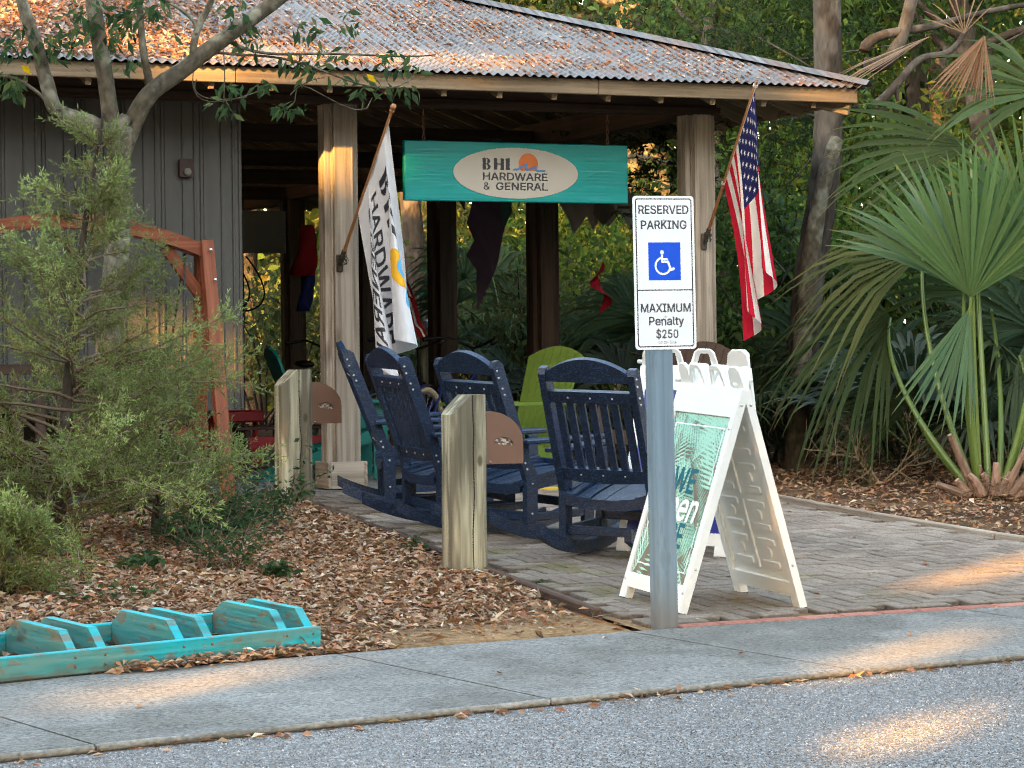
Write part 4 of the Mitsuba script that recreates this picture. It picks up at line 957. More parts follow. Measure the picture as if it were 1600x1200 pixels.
def bicycle(label, x, y, phi, col, tyre=None):
    t = thing('bicycle', label, 'bicycle', 'bicycles parked in the porch'); M = xf(rotz(math.radians(phi)) @ rotx(.06), (x, y, 0))
    W_ = lambda v: np.asarray(v) @ M[:3, :3].T + M[:3, 3]
    cyc = lambda c, r, n=36: np.array([[c + r * math.cos(a), 0, .34 + r * math.sin(a)] for a in np.linspace(0, 2 * np.pi, n + 1)])
    for c in (-.54, .54):
        w = key_of(t, 'wheel'); b = MB(); b.tube(W_(cyc(c, .325)), .024, 8, False); scene[w] = b.ply(tyre or 'm_black', True)
        b = MB(); b.tube(W_(cyc(c, .295)), .012, 6, False); put(w, 'rim', b, 'm_steel', True)
        b = MB(); b.tube(W_([[c, -.03, .34], [c, .03, .34]]), .02, 8)
        for a in np.linspace(0, 2 * np.pi, 19)[:-1]: b.tube(W_([[c, .015 * math.sin(a * 9), .34], [c + .295 * math.cos(a), 0, .34 + .295 * math.sin(a)]]), .0016, 4, False)
        put(w, 'spokes', b, 'm_steel', True)
        b = MB(); a_ = np.linspace(.3, 2.9, 16) if c > 0 else np.linspace(.1, 2.6, 16); P0 = np.array([[c + .365 * math.cos(a), 0, .34 + .365 * math.sin(a)] for a in a_]); F_ = []
        Vv = np.concatenate([P0 + [0, -.03, -.012], P0, P0 + [0, .03, -.012]]); n = 16; F_ = [[k + o * n, k + 1 + o * n, k + 1 + (o + 1) * n, k + (o + 1) * n] for k in range(n - 1) for o in (0, 1)]; b.add(W_(Vv), F_); put(t, 'mudguard', b, col)
    b = MB(); hd, bb, st = [.36, 0, .78], [-.08, 0, .30], [-.22, 0, .72]
    for q in ([hd, [.1, 0, .62], st], [[.38, 0, .70], [.15, 0, .45], bb], [bb, st], [st, [-.54, .05, .34]], [bb, [-.54, .05, .34]], [st, [-.54, -.05, .34]], [bb, [-.54, -.05, .34]]): b.tube(W_(q), .016, 8)
    for s in (-1, 1): b.tube(W_([[.37, s * .04, .72], [.42, s * .05, .60], [.54, s * .05, .34]]), .012, 8)
    b.tube(W_([[.335, 0, .86], [.385, 0, .68]]), .019, 8); put(t, 'frame', b, col, True)
    b = MB(); b.tube(W_([st, [-.245, 0, .86]]), .013, 8); put(t, 'seat_post', b, 'm_steel', True)
    m = trimesh.creation.icosphere(2, 1.0); v = np.array(m.vertices); wd = .10 - .07 * np.clip(v[:, :1] + .2, 0, 1); v = v * np.hstack([np.full((len(v), 1), .14), wd, np.full((len(v), 1), .035)]) + [-.25, 0, .885]
    b = MB(); b.add(W_(v), m.faces); put(t, 'saddle', b, 'm_black', True)
    b = MB(); b.tube(W_([[.30, 0, 1.0], [.335, 0, .86]]), .013, 8)
    for s in (-1, 1): b.tube(W_([[.30, 0, 1.0], [.31, s * .08, 1.03], [.26, s * .22, 1.09], [.10, s * .31, 1.07]]), .0115, 8)
    put(t, 'handlebar', b, 'm_black', True)
    for s in (-1, 1): b = MB(); b.tube(W_([[.15, s * .285, 1.075], [.01, s * .325, 1.058]]), .018, 8); put(t, 'grip', b, 'm_black', True)
    b = MB(); b.tube(W_([[-.08, -.05, .30], [-.08, .05, .30]]), .07, 14); b.tube(W_([[-.08, .06, .30], [.02, .07, .17], [.02, .15, .17]]), .011, 6); b.tube(W_([[-.08, -.06, .30], [-.18, -.07, .43], [-.18, -.15, .43]]), .011, 6); put(t, 'crank', b, 'm_steel', True)
    return t
bs('m_bikeblue', (.02, .03, .14), .35, .5); bs('m_cream', (.50, .40, .27), .7, .3); bs('m_bikered', (.2, .012, .015), .35, .5)
bicycle('dark blue bicycle with cream tyres parked behind the middle rocking chairs', 1.98, 2.96, 42, 'm_bikeblue', 'm_cream')
bicycle('black bicycle half hidden behind the white store flag', 1.50, 2.96, 46, 'm_black')
bicycle('purple bicycle at the back, seen left of the front porch column', 1.55, 5.4, 48, 'm_bikepurple')
bs('m_bikepurple', (.05, .02, .09), .35, .5)

# small red side table and the low red bench behind it
t = thing('side_table', 'small bright red side table with flared legs at the wall end', 'table'); tx, ty = .70, 4.6
b = MB(); b.box((tx - .14, ty, .43), (.46, .34, .1), None, .012); put(t, 'table_top', b, 'm_red')
for dx in (.06, -.34):
    b = MB(); b.lathe([(.0, 0), (.055, 0), (.05, .03), (.032, .09), (.028, .2), (.028, .39)], xf(None, (tx + dx, ty, 0)), 12); put(t, 'leg', b, 'm_red', True)
b = MB(); b.beam((tx - .34, ty, .12), (tx + .06, ty, .12), .04, .05); put(t, 'stretcher', b, 'm_red')
t = thing('low_bench', 'low dark red bench on the porch floor behind the farther bollard', 'bench')
for k in range(3): b = MB(); b.box((.65, 3.0 + k * .13, .36), (1.1, .12, .03)); put(t, 'seat_board', b, 'm_maroon')
for dx in (-.45, .45): b = MB(); b.box((.65 + dx, 3.13, .17), (.05, .36, .34)); put(t, 'leg_panel', b, 'm_maroon')
b = MB(); b.box((.65, 2.96, .24), (.9, .02, .1)); put(t, 'apron', b, 'm_red')

# garden stakes with wire scrolls
t = thing('garden_stakes', 'pair of black wire butterfly garden stakes behind the wall end', 'garden stake'); gx0, gy0 = .98, 6.2
for k, dx in enumerate((0, .145)):
    b = MB(); b.tube([(gx0 + dx, gy0, .3), (gx0 + dx, gy0, 1.36)], .008, 6); b.tube([(gx0 + dx, gy0, 1.28), (gx0 + dx, gy0, 1.40)], .026, 8)
    put(t, 'stake', b, 'm_black', True)
    for sgn in (-1, 1):
        b = MB(); P = np.array([[gx0 + dx + sgn * (.20 * math.sin(a) + .05 * math.sin(2 * a)), gy0, 1.39 + .27 * (1 - math.cos(a))] for a in np.linspace(0, 2.75, 24)]); b.tube(P, .009, 6); put(t, 'wire_scroll', b, 'm_black', True)
# hanging decorations
def hung(name, label, cat, polys, y, mats, tops, wav=.04):
    t = thing(name, label, cat)
    for (nm, poly, mat, off) in polys:
        m = trimesh.creation.extrude_polygon(Polygon(poly), .002, engine='earcut'); v, f = trimesh.remesh.subdivide_to_size(np.array(m.vertices), m.faces, .05)[:2]
        P = np.stack([v[:, 0], y + off + v[:, 2] + wav * np.sin(v[:, 0] * 14 + v[:, 1] * 5), v[:, 1]], 1); b = MB(); b.add(P, f); put(t, nm, b, mat, True)
    for (x, z0, z1) in tops: b = MB(); b.tube([(x, y, z0), (x, y, z1)], .0015, 4); put(t, 'string', b, 'm_black')
    return t
bs('m_kitepurple', (.045, .028, .05), .8, .2); bs('m_kitegreen', (.02, .06, .045), .8, .2); bs('m_kitegrey', (.13, .115, .095), .8, .2); bs('m_clothred', (.30, .01, .02), .7, .2); bs('m_clothblue', (.015, .025, .16), .7, .2); bs('m_panel', (.20, .20, .18), .7, .2)
hung('kite', 'dark purple and green kite hanging nose down below the store sign', 'kite', [('sail', [(1.72, 2.66), (1.98, 2.68), (2.06, 2.2), (2.10, 1.94), (1.99, 1.62), (1.86, 1.28), (1.85, 1.62), (1.77, 1.74), (1.82, 1.86), (1.76, 2.0), (1.80, 2.2), (1.74, 2.3)], 'm_kitepurple', 0),
      ('edge', [(1.98, 2.68), (2.06, 2.68), (2.16, 2.10), (2.10, 1.94), (2.06, 2.2)], 'm_kitegreen', .006), ('fin', [(1.66, 2.5), (1.74, 2.55), (1.74, 2.1), (1.68, 2.2)], 'm_kitegreen', .004)], 2.0, None, [(1.9, 2.66, 2.9)])
hung('bat_kite', 'grey brown bat-shaped kite hanging right of the store sign', 'kite', [('wing', [(2.62, 2.22), (2.9, 2.30), (3.05, 2.36), (3.3, 2.30), (3.52, 2.2), (3.40, 2.08), (3.30, 1.98), (3.18, 2.10), (3.10, 1.99), (3.05, 2.08), (2.99, 1.96), (2.93, 2.08), (2.76, 1.93), (2.72, 2.05)], 'm_kitegrey', 0),
      ('body', [(3.0, 2.36), (3.10, 2.36), (3.13, 2.1), (3.06, 2.0), (2.98, 2.1)], 'm_darkcloth', -.02)], 2.2, None, [(3.05, 2.36, 2.6)], .05)
bs('m_darkcloth', (.05, .042, .036), .8, .2)
t = thing('spiral_spinner', 'red spiral spinner hanging under the bat-shaped kite', 'wind spinner'); V = []; n = 40
for k in range(n):
    s_ = k / (n - 1); a = s_ * 8.5; r0 = .02; r1 = .035 + .07 * math.sin(math.pi * s_) ; z = 1.72 - .44 * s_
    V += [[3.03 + r0 * math.cos(a), 2.2 + r0 * math.sin(a), z], [3.03 + r1 * math.cos(a), 2.2 + r1 * math.sin(a), z - .05]]
b = MB(); b.add(V, [[2 * k, 2 * k + 1, 2 * k + 3, 2 * k + 2] for k in range(n - 1)]); put(t, 'ribbon', b, 'm_clothred', True); b = MB(); b.tube([(3.03, 2.2, 1.74), (3.03, 2.2, 2.5)], .0015, 4); put(t, 'string', b, 'm_black')
t = thing('windsock', 'red and blue windsock hanging left of the front porch column', 'windsock')
for nm, z0, z1, mat, r_ in (('upper_cone', 2.14, 1.68, 'm_clothred', .10), ('tails', 1.75, 1.36, 'm_clothblue', .055)):
    b = MB(); V = []
    for k in range(12):
        s_ = k / 11; z = z0 + (z1 - z0) * s_
        for a in np.linspace(0, 2 * np.pi, 13)[:-1]: rr = r_ * (.55 + .5 * s_ if 'cone' in nm else 1) * (1 + .35 * math.sin(3 * a + s_ * 5)); V.append([1.40 + rr * math.cos(a) - .05 * s_, 5 + rr * math.sin(a), z])
    b.add(V, [[12 * k + j, 12 * k + (j + 1) % 12, 12 * (k + 1) + (j + 1) % 12, 12 * (k + 1) + j] for k in range(11) for j in range(12)]); put(t, nm, b, mat, True)
b = MB(); b.tube([(1.40, 5, 2.13), (1.40, 5, 2.75)], .0015, 4); put(t, 'string', b, 'm_black')
t = thing('small_pennant', 'small red and white pennant beside the white store flag', 'pennant')
for nm, off, mat in (('red_stripe', 0, 'm_clothred'), ('white_stripe', .035, 'm_white'), ('red_edge', .06, 'm_clothred')):
    V = []; 
    for k in range(10): s_ = k / 9; V += [[1.62 + .20 * s_ - off * .6, 3.2 + .02 * math.sin(s_ * 9), 1.66 - .56 * s_ - off * .2], [1.62 + .20 * s_ + .045 - off * .6, 3.21 + .02 * math.sin(s_ * 9 + 1), 1.67 - .56 * s_ - off * .2]]
    b = MB(); b.add(V, [[2 * k, 2 * k + 1, 2 * k + 3, 2 * k + 2] for k in range(9)]); put(t, nm, b, mat, True)
b = MB(); b.tube([(1.62, 3.2, 1.66), (1.62, 3.2, 2.7)], .002, 4); put(t, 'string', b, 'm_black')
t = thing('hanging_sheet', 'plain grey sheet hanging high behind the wall end', 'sheet'); b = MB(); b.box((1.27, 6, 2.13), (.46, .02, .40)); put(t, 'board', b, 'm_panel')
for dx in (-.18, .18): b = MB(); b.tube([(1.27 + dx, 6, 2.33), (1.27 + dx, 6, 2.75)], .003, 4); put(t, 'string', b, 'm_black')
t = thing('capped_post', 'slim wooden post with a round teal cap seen through the porch', 'post'); cx, cy = 4.02, 9.0
b = MB(); b.box((cx, cy, .8), (.09, .09, 1.6)); put(t, 'post', b, 'm_bollard'); b = MB(); b.lathe([(.065, 0), (.068, .03), (.05, .065), (.0, .08)], xf(None, (cx, cy, 1.60)), 14); put(t, 'cap', b, 'm_tealcap', True)
b = MB(); b.lathe([(.0, -.10), (.07, -.08), (.10, 0), (.08, .06), (.0, .09)], xf(None, (cx, cy - .1, 1.28)), 16); put(t, 'globe', b, 'm_steel', True)
bs('m_tealcap', (.02, .22, .18), .5, .4)
# long rail behind the porch
t = thing('boundary_rail', 'weathered round rail behind the colonnade', 'fence'); b = MB(); b.tube([(3.4, 6, .72), (7.5, 11.5, .74)], .05, 10); put(t, 'rail', b, 'm_column', True)
for s_ in (0, .5, 1): b = MB(); b.tube([(3.4 + 4.1 * s_, 6 + 5.5 * s_, 0), (3.4 + 4.1 * s_, 6 + 5.5 * s_, .76)], .06, 10); put(t, 'post', b, 'm_column', True)

# garden swing with an arched beam
t = thing('arbor_swing', 'orange stained timber swing frame with an arched top beam', 'swing frame')
XR, XL, YF, YB = -1.14, -3.05, -.95, -.20
for k, (xx, sgn) in enumerate(((XR, 1), (XL, -1))):
    for yy, yt in ((YF, -.62), (YB, -.52)):
        b = MB(); b.beam((xx + sgn * .045, yy, G(0, yy) - .05), (xx, yt, 1.70), .085, .085, up=(1, 0, 0)); put(t, 'post', b, 'm_stain')
    b = MB(); b.beam((xx + sgn * .02, -.66, 1.40), (xx + sgn * .02, -.45, 1.40), .04, .09); put(t, 'cross_tie', b, 'm_stain')
for yy in (-.625, -.515):
    xs = np.linspace(XL, XR, 15); zz = 1.585 + .195 * (1 - ((xs - (XL + XR) / 2) / ((XR - XL) / 2)) ** 2); b = MB()
    b.prism(Polygon([(x_, z_) for x_, z_ in zip(xs, zz)] + [(x_, z_ + .09) for x_, z_ in zip(xs[::-1], zz[::-1])]), .04, xf(FRONT, (0, yy + .02, 0))); put(t, 'arched_beam', b, 'm_stain')
for xx, sgn in ((XR, -1), (XL, 1)): b = MB(); b.beam((xx - .02 * -sgn, -.57, 1.33), (xx + sgn * .27, -.57, 1.665), .04, .075); put(t, 'brace', b, 'm_stain')
b = MB()
for z_ in (1.64, 1.44): b.lathe([(.0, 0), (.011, .002), (.011, .006), (0, .008)], xf(FRONT, (XR + .01 + .02 * (z_ < 1.5), -.70 - .03 * (z_ < 1.5), z_)), 10)
put(t, 'bolt_heads', b, 'm_steel', True, kind='stuff')
t = thing('swing_bench', 'dark slatted swing bench hanging on ropes under the arched frame', 'swing bench')
for k in range(5): b = MB(); b.box((-2.06, -.80 + k * .09, .36), (1.35, .08, .025)); put(t, 'seat_slat', b, 'm_darkwood')
for k in range(9): b = MB(); b.box((-2.66 + k * .15, -.36, .62), (.07, .022, .50), rotx(-.15)); put(t, 'back_slat', b, 'm_darkwood')
b = MB(); b.box((-2.06, -.33, .86), (1.35, .03, .07)); put(t, 'top_rail', b, 'm_darkwood')
for xx in (-2.73, -1.39):
    b = MB(); b.box((xx, -.62, .60), (.09, .56, .03)); put(t, 'armrest', b, 'm_stain'); b = MB(); b.box((xx, -.85, .48), (.06, .06, .24)); put(t, 'arm_post', b, 'm_stain')
    b = MB(); b.tube([(xx, -.86, .62), (xx + (.12 if xx > -2 else -.12), -.58, 1.62)], .007, 6); b.tube([(xx, -.38, .62), (xx + (.12 if xx > -2 else -.12), -.56, 1.62)], .007, 6); put(t, 'rope', b, 'm_black')
# stacked firewood-like timber block under the swing arm
# ================================================================== PLANTS
RV = np.array([.9238, -.3827, 0]); FV = np.array([.3827, .9238, 0]); ZV = np.array([0, 0, 1.0])
GREEN = [(.08, .145, .046), (.10, .165, .052), (.065, .12, .042), (.115, .175, .052)]
LIGHT = [(.085, .15, .03), (.12, .17, .035), (.07, .125, .035), (.14, .165, .03)]
OLIVE = [(.105, .13, .052), (.125, .145, .058), (.09, .12, .05), (.15, .15, .06)]
LITTER = [(.26, .145, .08), (.34, .21, .13), (.42, .30, .20), (.19, .11, .065), (.36, .18, .09), (.50, .40, .30), (.33, .23, .15), (.24, .125, .08), (.28, .19, .12)]

# ---- fallen leaves on the ground
def litter(name, label, n, xr, yr, accept, zoff=0.0):
    thing(name, label, 'fallen leaves', kind='stuff')
    x = rng.uniform(*xr, n); y = rng.uniform(*yr, n); ok = accept(x, y); x, y = x[ok], y[ok]; n = len(x)
    z = ground_z(x, y) + rng.random(n) ** 1.5 * .026 + .004
    D = rng.normal(size=(n, 3)) * [1, 1, .22]; N = np.array([0, 0, 1]) + rng.normal(0, .42, (n, 3))
    L = np.exp(rng.normal(math.log(.047), .30, n)); b = MB()
    b.leaves(np.stack([x, y, z], -1) - .4 * D / np.linalg.norm(D, axis=1, keepdims=True) * L[:, None], D, N, L, L * rng.uniform(.3, .48, n), pick(LITTER, n, .16), .3, .05)
    put(None, name, b, 'm_dry')
def inbed(x, y):
    e = np.minimum(PX0(y) - .05 - x, y - inner_y(x) - .03)
    thin = np.where((x > -2.2) & (y < -5.9), np.clip((y + 6.95) / .9, .06, 1) * np.clip((-1.0 - x) / .5, .10, 1), 1)
    rk_ = ((x + 2.512) * du[0] + (y + 7.157) * du[1] < .0) & (((x + 2.512) * dn[0] + (y + 7.157) * dn[1]) < .64) & (((x + 2.512) * dn[0] + (y + 7.157) * dn[1]) > -.0)
    return (e > 0) & (rng.random(len(x)) < thin * np.where(rk_, .35, 1)) & (y < -.2)
litter('bed_leaves', 'thick layer of brown and orange fallen leaves around the bollards and young trees', 92000, (-5.2, -.6), (-7.7, -.2), inbed)
litter('right_bed_leaves', 'brown fallen leaves under the palms right of the patio', 26000, (2.55, 9.5), (-7.0, 3.5), lambda x, y: (x > PX1(np.clip(y, -7, 0)) + .06) & (y > inner_y(x) + .02) & (rng.random(len(x)) < np.clip(1.3 - (x - 2.6) / 8, .3, 1)) & ~((x < 3.1) & (y > -.9)))
thing('stray_leaves', 'a few dry leaves scattered on the pavement and patio', 'fallen leaves', kind='stuff'); n = 260
x = rng.uniform(-4.5, 3, n); y = rng.uniform(-8.3, -.5, n); keep = ((x > PX0(y)) & (rng.random(n) < .35)) | ((y < inner_y(x)) & (rng.random(n) < .22)) | ((y < inner_y(x)) & (y > inner_y(x) - .12) & (x < -.9)); x, y = x[keep], y[keep]
xx = rng.uniform(-3.45, -2.55, 240); yy = -7.742 + (xx + 4.6) * .2802 - .03 - np.abs(rng.normal(0, .045, 240)) * np.interp(xx, [-3.45, -3.1, -2.6], [.3, 1.2, .5]); gx_ = rng.uniform(-4.4, .6, 110); gy_ = kerb_y(gx_) - np.abs(rng.normal(.012, .05, 110)); x = np.concatenate([gx_, x, xx]); y = np.concatenate([gy_, y, yy]); n = len(x)
b = MB(); b.leaves(np.stack([x, y, G(x, y) - .026 * (y < kerb_y(x)) + .006 + rng.random(n) * .03 * (np.arange(n) > n - 240)], -1), rng.normal(size=(n, 3)) * [1, 1, .15], np.array([0, 0, 1]) + rng.normal(0, .4, (n, 3)), rng.uniform(.035, .07, n), rng.uniform(.016, .028, n), pick(LITTER, n), .3); put(None, 'stray_leaves', b, 'm_dry')
# twigs and pine straw on the sandy edge
thing('twigs', 'thin dry twigs and straw on the sandy ground by the sign post', 'twigs', kind='stuff'); n = 900
x = rng.uniform(-2.6, -.75, n); y = rng.uniform(-7.1, -5.2, n); ok = (x < PX0(y) + .02) & (y > inner_y(x)); x, y = x[ok], y[ok]; n = len(x)
b = MB(); b.leaves(np.stack([x, y, ground_z(x, y) + .008 + rng.random(n) * .012], -1), rng.normal(size=(n, 3)) * [1, 1, .12], np.array([0, 0, 1]) + rng.normal(0, .3, (n, 3)), rng.uniform(.05, .16, n), .004, pick([(.20, .13, .08), (.28, .2, .13), (.12, .08, .05)], n)); put(None, 'twigs', b, 'm_dry')

# ---- generic growth
def curve(p, d, L, n=7, bend=0.25, up=0.0):
    p, d = np.array(p, float), unit(d); out = [p.copy()]
    for k in range(n): d = unit(d + rng.normal(0, bend / n ** .5, 3) + ZV * up / n); p = p + d * L / n; out.append(p.copy())
    return np.array(out)
def leaf_cloud(b, C, R, n, size, pal, clump=.28, flat=1.0, per=26, jit=.2):
    "leaves in many small clumps spread through an ellipsoid"
    C, R = np.asarray(C, float), np.asarray(R, float); m = max(1, n // per)
    c = rdir(m) * (rng.random((m, 1)) ** .45); c = C + c * R
    tone = np.clip(1 + rng.normal(0, .28, (m, 1)), .35, 1.9); base = pick(pal, m, .05) * tone
    P = np.repeat(c, per, 0) + rng.normal(0, clump, (m * per, 3)) * [1, 1, .7 * flat]; n = len(P)
    D = rdir(n) + [0, 0, -.35]; N = rdir(n) * .8 + [0, 0, .7]
    col = np.clip(np.repeat(base, per, 0) * (1 + rng.normal(0, jit, (n, 1))), .006, .6)
    L = size * rng.uniform(.7, 1.3, n); b.leaves(P, D, N, L, L * .45, col, .12, .1); return b

# ---- young forked tree behind the cedar (left)
t = thing('forked_tree', 'grey barked young tree with three leaning limbs in front of the grey wall', 'tree')
def ox(px): return -2.19 + (px - 175) * .0041
def oz(py): return 1.071 + (520 - py) * .00377
OY = -2.3
def opath(pts, dy=None): return np.array([[ox(a), OY + (0 if dy is None else dy[k]), oz(b_)] for k, (a, b_) in enumerate(pts)])
def smooth_path(P, n=24):
    P = np.asarray(P, float); tt = np.linspace(0, 1, len(P)); from_ = np.linspace(0, 1, n)
    from scipy.interpolate import CubicSpline
    return CubicSpline(tt, P, axis=0)(from_)
def bark_tube(b, P, r0, r1, n=28, sides=14, amp=.12, seed=0):
    S = smooth_path(P, n); r = np.linspace(r0, r1, n); k0 = b.n; b.tube(S, r, sides); v = b.V[-1]
    nz = meshkit.fbm(v * [16, 16, 9] + seed, 3) - .5; ax = np.repeat(S, sides, 0); m = len(ax); dv = v[:m] - ax; v[:m] += dv * (nz[:m, None] * 2 * amp); return S
b = MB(); bark_tube(b, opath([(185, 800), (172, 640), (172, 520), (183, 400), (186, 310), (190, 225), (200, 195)]), .085, .064, seed=1); put(t, 'trunk', b, 'm_bark', True)
for nm, pts, r0, r1 in (('limb', [(186, 250), (150, 195), (104, 178), (88, 150), (82, 110), (72, 75), (58, 25), (45, -30)], .052, .033), ('limb', [(192, 240), (178, 190), (172, 130), (162, 60), (156, 0), (150, -60)], .053, .044),
                        ('limb', [(188, 250), (205, 205), (228, 152), (262, 122), (300, 92), (350, 50), (400, 12), (450, -30)], .060, .042), ('branch', [(240, 142), (232, 110), (222, 60), (222, 10), (218, -40)], .026, .018), ('branch', [(300, 92), (302, 60), (312, 30), (325, 0), (330, -40)], .024, .018), ('branch', [(304, 50), (300, 25), (280, 8), (262, 0)], .012, .008),
                        ('branch', [(100, 178), (60, 140), (20, 125), (-20, 140)], .012, .008), ('branch', [(350, 55), (420, 75), (500, 72), (600, 70), (680, 65)], .011, .004), ('branch', [(330, 76), (400, 78), (470, 90), (560, 120), (640, 105)], .009, .004)):
    b = MB(); bark_tube(b, opath(pts, rng.normal(0, .02, len(pts))), r0, r1, seed=len(pts)); put(t, nm, b, 'm_bark', True)
for pts in ([(300, 108), (310, 150), (350, 152), (400, 135)], [(345, 70), (347, 110), (345, 155)], [(305, 120), (303, 138), (325, 150), (380, 145)], [(447, 140), (470, 120), (500, 110)], [(440, 160), (455, 140), (470, 125), (530, 155), (575, 140)]):
    b = MB(); b.tube(smooth_path(opath(pts), 12), .0035, 5); put(t, 'vine', b, 'm_bark', True)
SPOTS = [(60, 70, 26, 26), (20, 85, 20, 18), (95, 75, 16, 14), (140, 40, 34, 26), (150, 10, 26, 14), (195, 35, 24, 22), (215, 12, 20, 18), (250, 18, 16, 14), (175, 70, 22, 20), (28, 132, 14, 22), (40, 148, 6, 10), (362, 12, 18, 16), (205, 98, 9, 10), (345, 160, 12, 12), (360, 132, 14, 12), (405, 128, 8, 12), (385, 60, 14, 14), (455, 85, 20, 14), (430, 160, 4, 7), (455, 158, 9, 9), (470, 95, 20, 12), (520, 80, 22, 14), (565, 118, 18, 18), (600, 78, 20, 14), (470, 30, 14, 14), (540, 20, 18, 12), (620, 125, 14, 12), (640, 90, 12, 10), (375, 30, 14, 12), (250, 5, 12, 10), (110, 60, 20, 14)]
b = MB()
for (px_, py_, rr, n_) in SPOTS:
    n = int(n_ * 1.5); P = np.stack([ox(px_) + rng.normal(0, rr * .0031, n), OY + rng.normal(0, .09, n), oz(py_) + rng.normal(0, rr * .0022, n)], -1)
    D = rng.normal(size=(n, 3)) * [.7, .7, .35] + [0, 0, -.75]; N = rng.normal(size=(n, 3)) + [-.3, -.8, .6]; L = rng.uniform(.055, .105, n)
    b.leaves(P, D, N, L, L * .36, pick([(.045, .082, .034), (.06, .10, .04), (.035, .062, .03), (.10, .13, .05)], n, .2), .16)
put(t, 'foliage', b, 'm_leaf')
for px_, py_ in ((46, 108), (562, 103)):
    y_ = MB(); y_.leaves(np.array([[ox(px_), OY - .05, oz(py_)]]), np.array([[.5, -.2, -.5]]), np.array([[-.3, -1, .3]]), .085, .04, (.62, .38, .01), .15); put(t, 'yellow_leaf', y_, 'm_leaf')

# ---- feathery red cedar in front of it
def cedar(t, base, Ht, prof, nb, needle, tone, off=(0, 0)):
    base = np.array(base); tr = curve(base, [.04, 0, 1], Ht, 10, .06); b = MB(); b.tube(tr, np.linspace(.042, .008, len(tr)), 9); put(t, 'trunk', b, 'm_barkdark', True)
    wood_, fol = MB(), MB(); P_all, D_all, C_all, L_all = [], [], [], []
    for k in range(nb):
        f = rng.random() ** 1.35; z = .06 + .90 * f; o = tr[0] + (tr[-1] - tr[0]) * z; L = np.interp(z, *prof) * rng.uniform(.55, 1.12); az = rng.uniform(0, 2 * np.pi); L *= 1 - .22 * z * (math.cos(az) * .924 - math.sin(az) * .383)
        d = np.array([math.cos(az), math.sin(az), rng.normal(.22, .18) + .4 * z]); S = curve(o, d, L, 8, .30, .15 if z > .4 else -.05)
        wood_.tube(S, np.linspace(.0075 * (.5 + L), .0015, len(S)), 5); shade = rng.uniform(.7, 1.25); bright = rng.random() < .32
        m = int(16 + 34 * L)
        for q in range(m):
            u = rng.uniform(.18, 1) ; i = min(int(u * 8), 7); p = S[i] + (S[i + 1] - S[i]) * (u * 8 - i); dd = unit(S[i + 1] - S[i]); sd = unit(rng.normal(size=3) - dd * 0); l2 = rng.uniform(.07, .20) * (.6 + .4 * L)
            d2 = unit(dd * .8 + sd * .75 + ZV * .12); S2 = curve(p, d2, l2, 4, .25, .1); wood_.tube(S2, [.0016, .0014, .0012, .001, .0008], 3, False)
            nn = int(needle * l2 / .12); uu = rng.random(nn) * 3.99; ii = uu.astype(int); pp = S2[ii] + (S2[ii + 1] - S2[ii]) * (uu - ii)[:, None]; e = S2[ii + 1] - S2[ii]; e /= np.linalg.norm(e, axis=1, keepdims=True) + 1e-9
            P_all.append(pp); D_all.append(e * .9 + rng.normal(0, .55, (nn, 3))); L_all.append(rng.uniform(.018, .042, nn))
            c = np.array([.112, .150, .050]) * tone * shade * (1 + .55 * bright * (u > .5)); C_all.append(np.clip(c * (1 + rng.normal(0, .15, (nn, 1))) * np.array([1 + .25 * (1 - u), 1, 1]), .005, .5))
    P, D, C, L = (np.concatenate(a) for a in (P_all, D_all, C_all, L_all)); fol.leaves(P, D, rdir(len(P)), L, .0066, C, .1)
    put(t, 'branches', wood_, 'm_cedarwood', True, kind='stuff'); put(t, 'foliage', fol, 'm_needle'); return len(P)
bs('m_cedarwood', (.16, .12, .085), .85, .2)
t = thing('cedar_tree', 'feathery green young cedar tree in front of the swing frame', 'tree')
cedar(t, (-2.80, -3.5, G(0, -3.5)), 2.40, ([0, .15, .28, .42, .55, .7, .85, 1], [1.2, 1.25, 1.2, .95, .70, .38, .26, .12]), 140, 13, 1.65)
t = thing('cedar_tree', 'second feathery cedar at the left edge, behind the first', 'tree')
cedar(t, (-3.75, -2.7, G(0, -2.7)), 2.0, ([0, .2, .5, .8, 1], [1.0, 1.2, .8, .45, .15]), 75, 12, 1.5)
t = thing('cedar_tree', 'low spreading feathery cedar bush right of the taller cedars', 'shrub')
cedar(t, (-2.05, -2.75, G(0, -2.75)), .95, ([0, .3, .6, .85, 1], [.85, .85, .7, .4, .2]), 42, 9, 1.5)
t = thing('cedar_sapling', 'small bright green cedar sapling low at the left edge above the rack', 'sapling')
cedar(t, (-3.36, -5.0, G(0, -5)), .42, ([0, .5, 1], [.30, .26, .10]), 46, 16, 1.6)

# ---- low green plants in the bed
def plant(label, x, y, r, h, n, size, pal, group='low green plants in the leaf bed'):
    t = thing('ground_plant', label, 'plant', group); z = float(ground_z(np.array([x]), np.array([y]))[0]); st, b = MB(), MB()
    for k in range(max(4, n // 24)):
        S = curve((x + rng.normal(0, r * .3), y + rng.normal(0, r * .3), z), [rng.normal(0, .6), rng.normal(0, .6), 1], h * rng.uniform(.6, 1.1), 5, .3); st.tube(S, .003, 4)
        m = 24; u = rng.random(m) * 3.2 + 1.7; i = np.minimum(u.astype(int), 4); P = S[i] + (S[i + 1] - S[i]) * (u - i)[:, None] + rng.normal(0, r * .16, (m, 3)) * [1, 1, .5]; L = size * rng.uniform(.6, 1.3, m)
        b.leaves(P, rng.normal(size=(m, 3)) * [1, 1, .4] + [0, 0, .1], rng.normal(0, .5, (m, 3)) + [0, -.2, 1], L, L * .5, pick(pal, m, .2), .15)
    put(t, 'stems', st, 'm_cedarwood', True, kind='stuff'); put(t, 'foliage', b, 'm_leaf'); return t
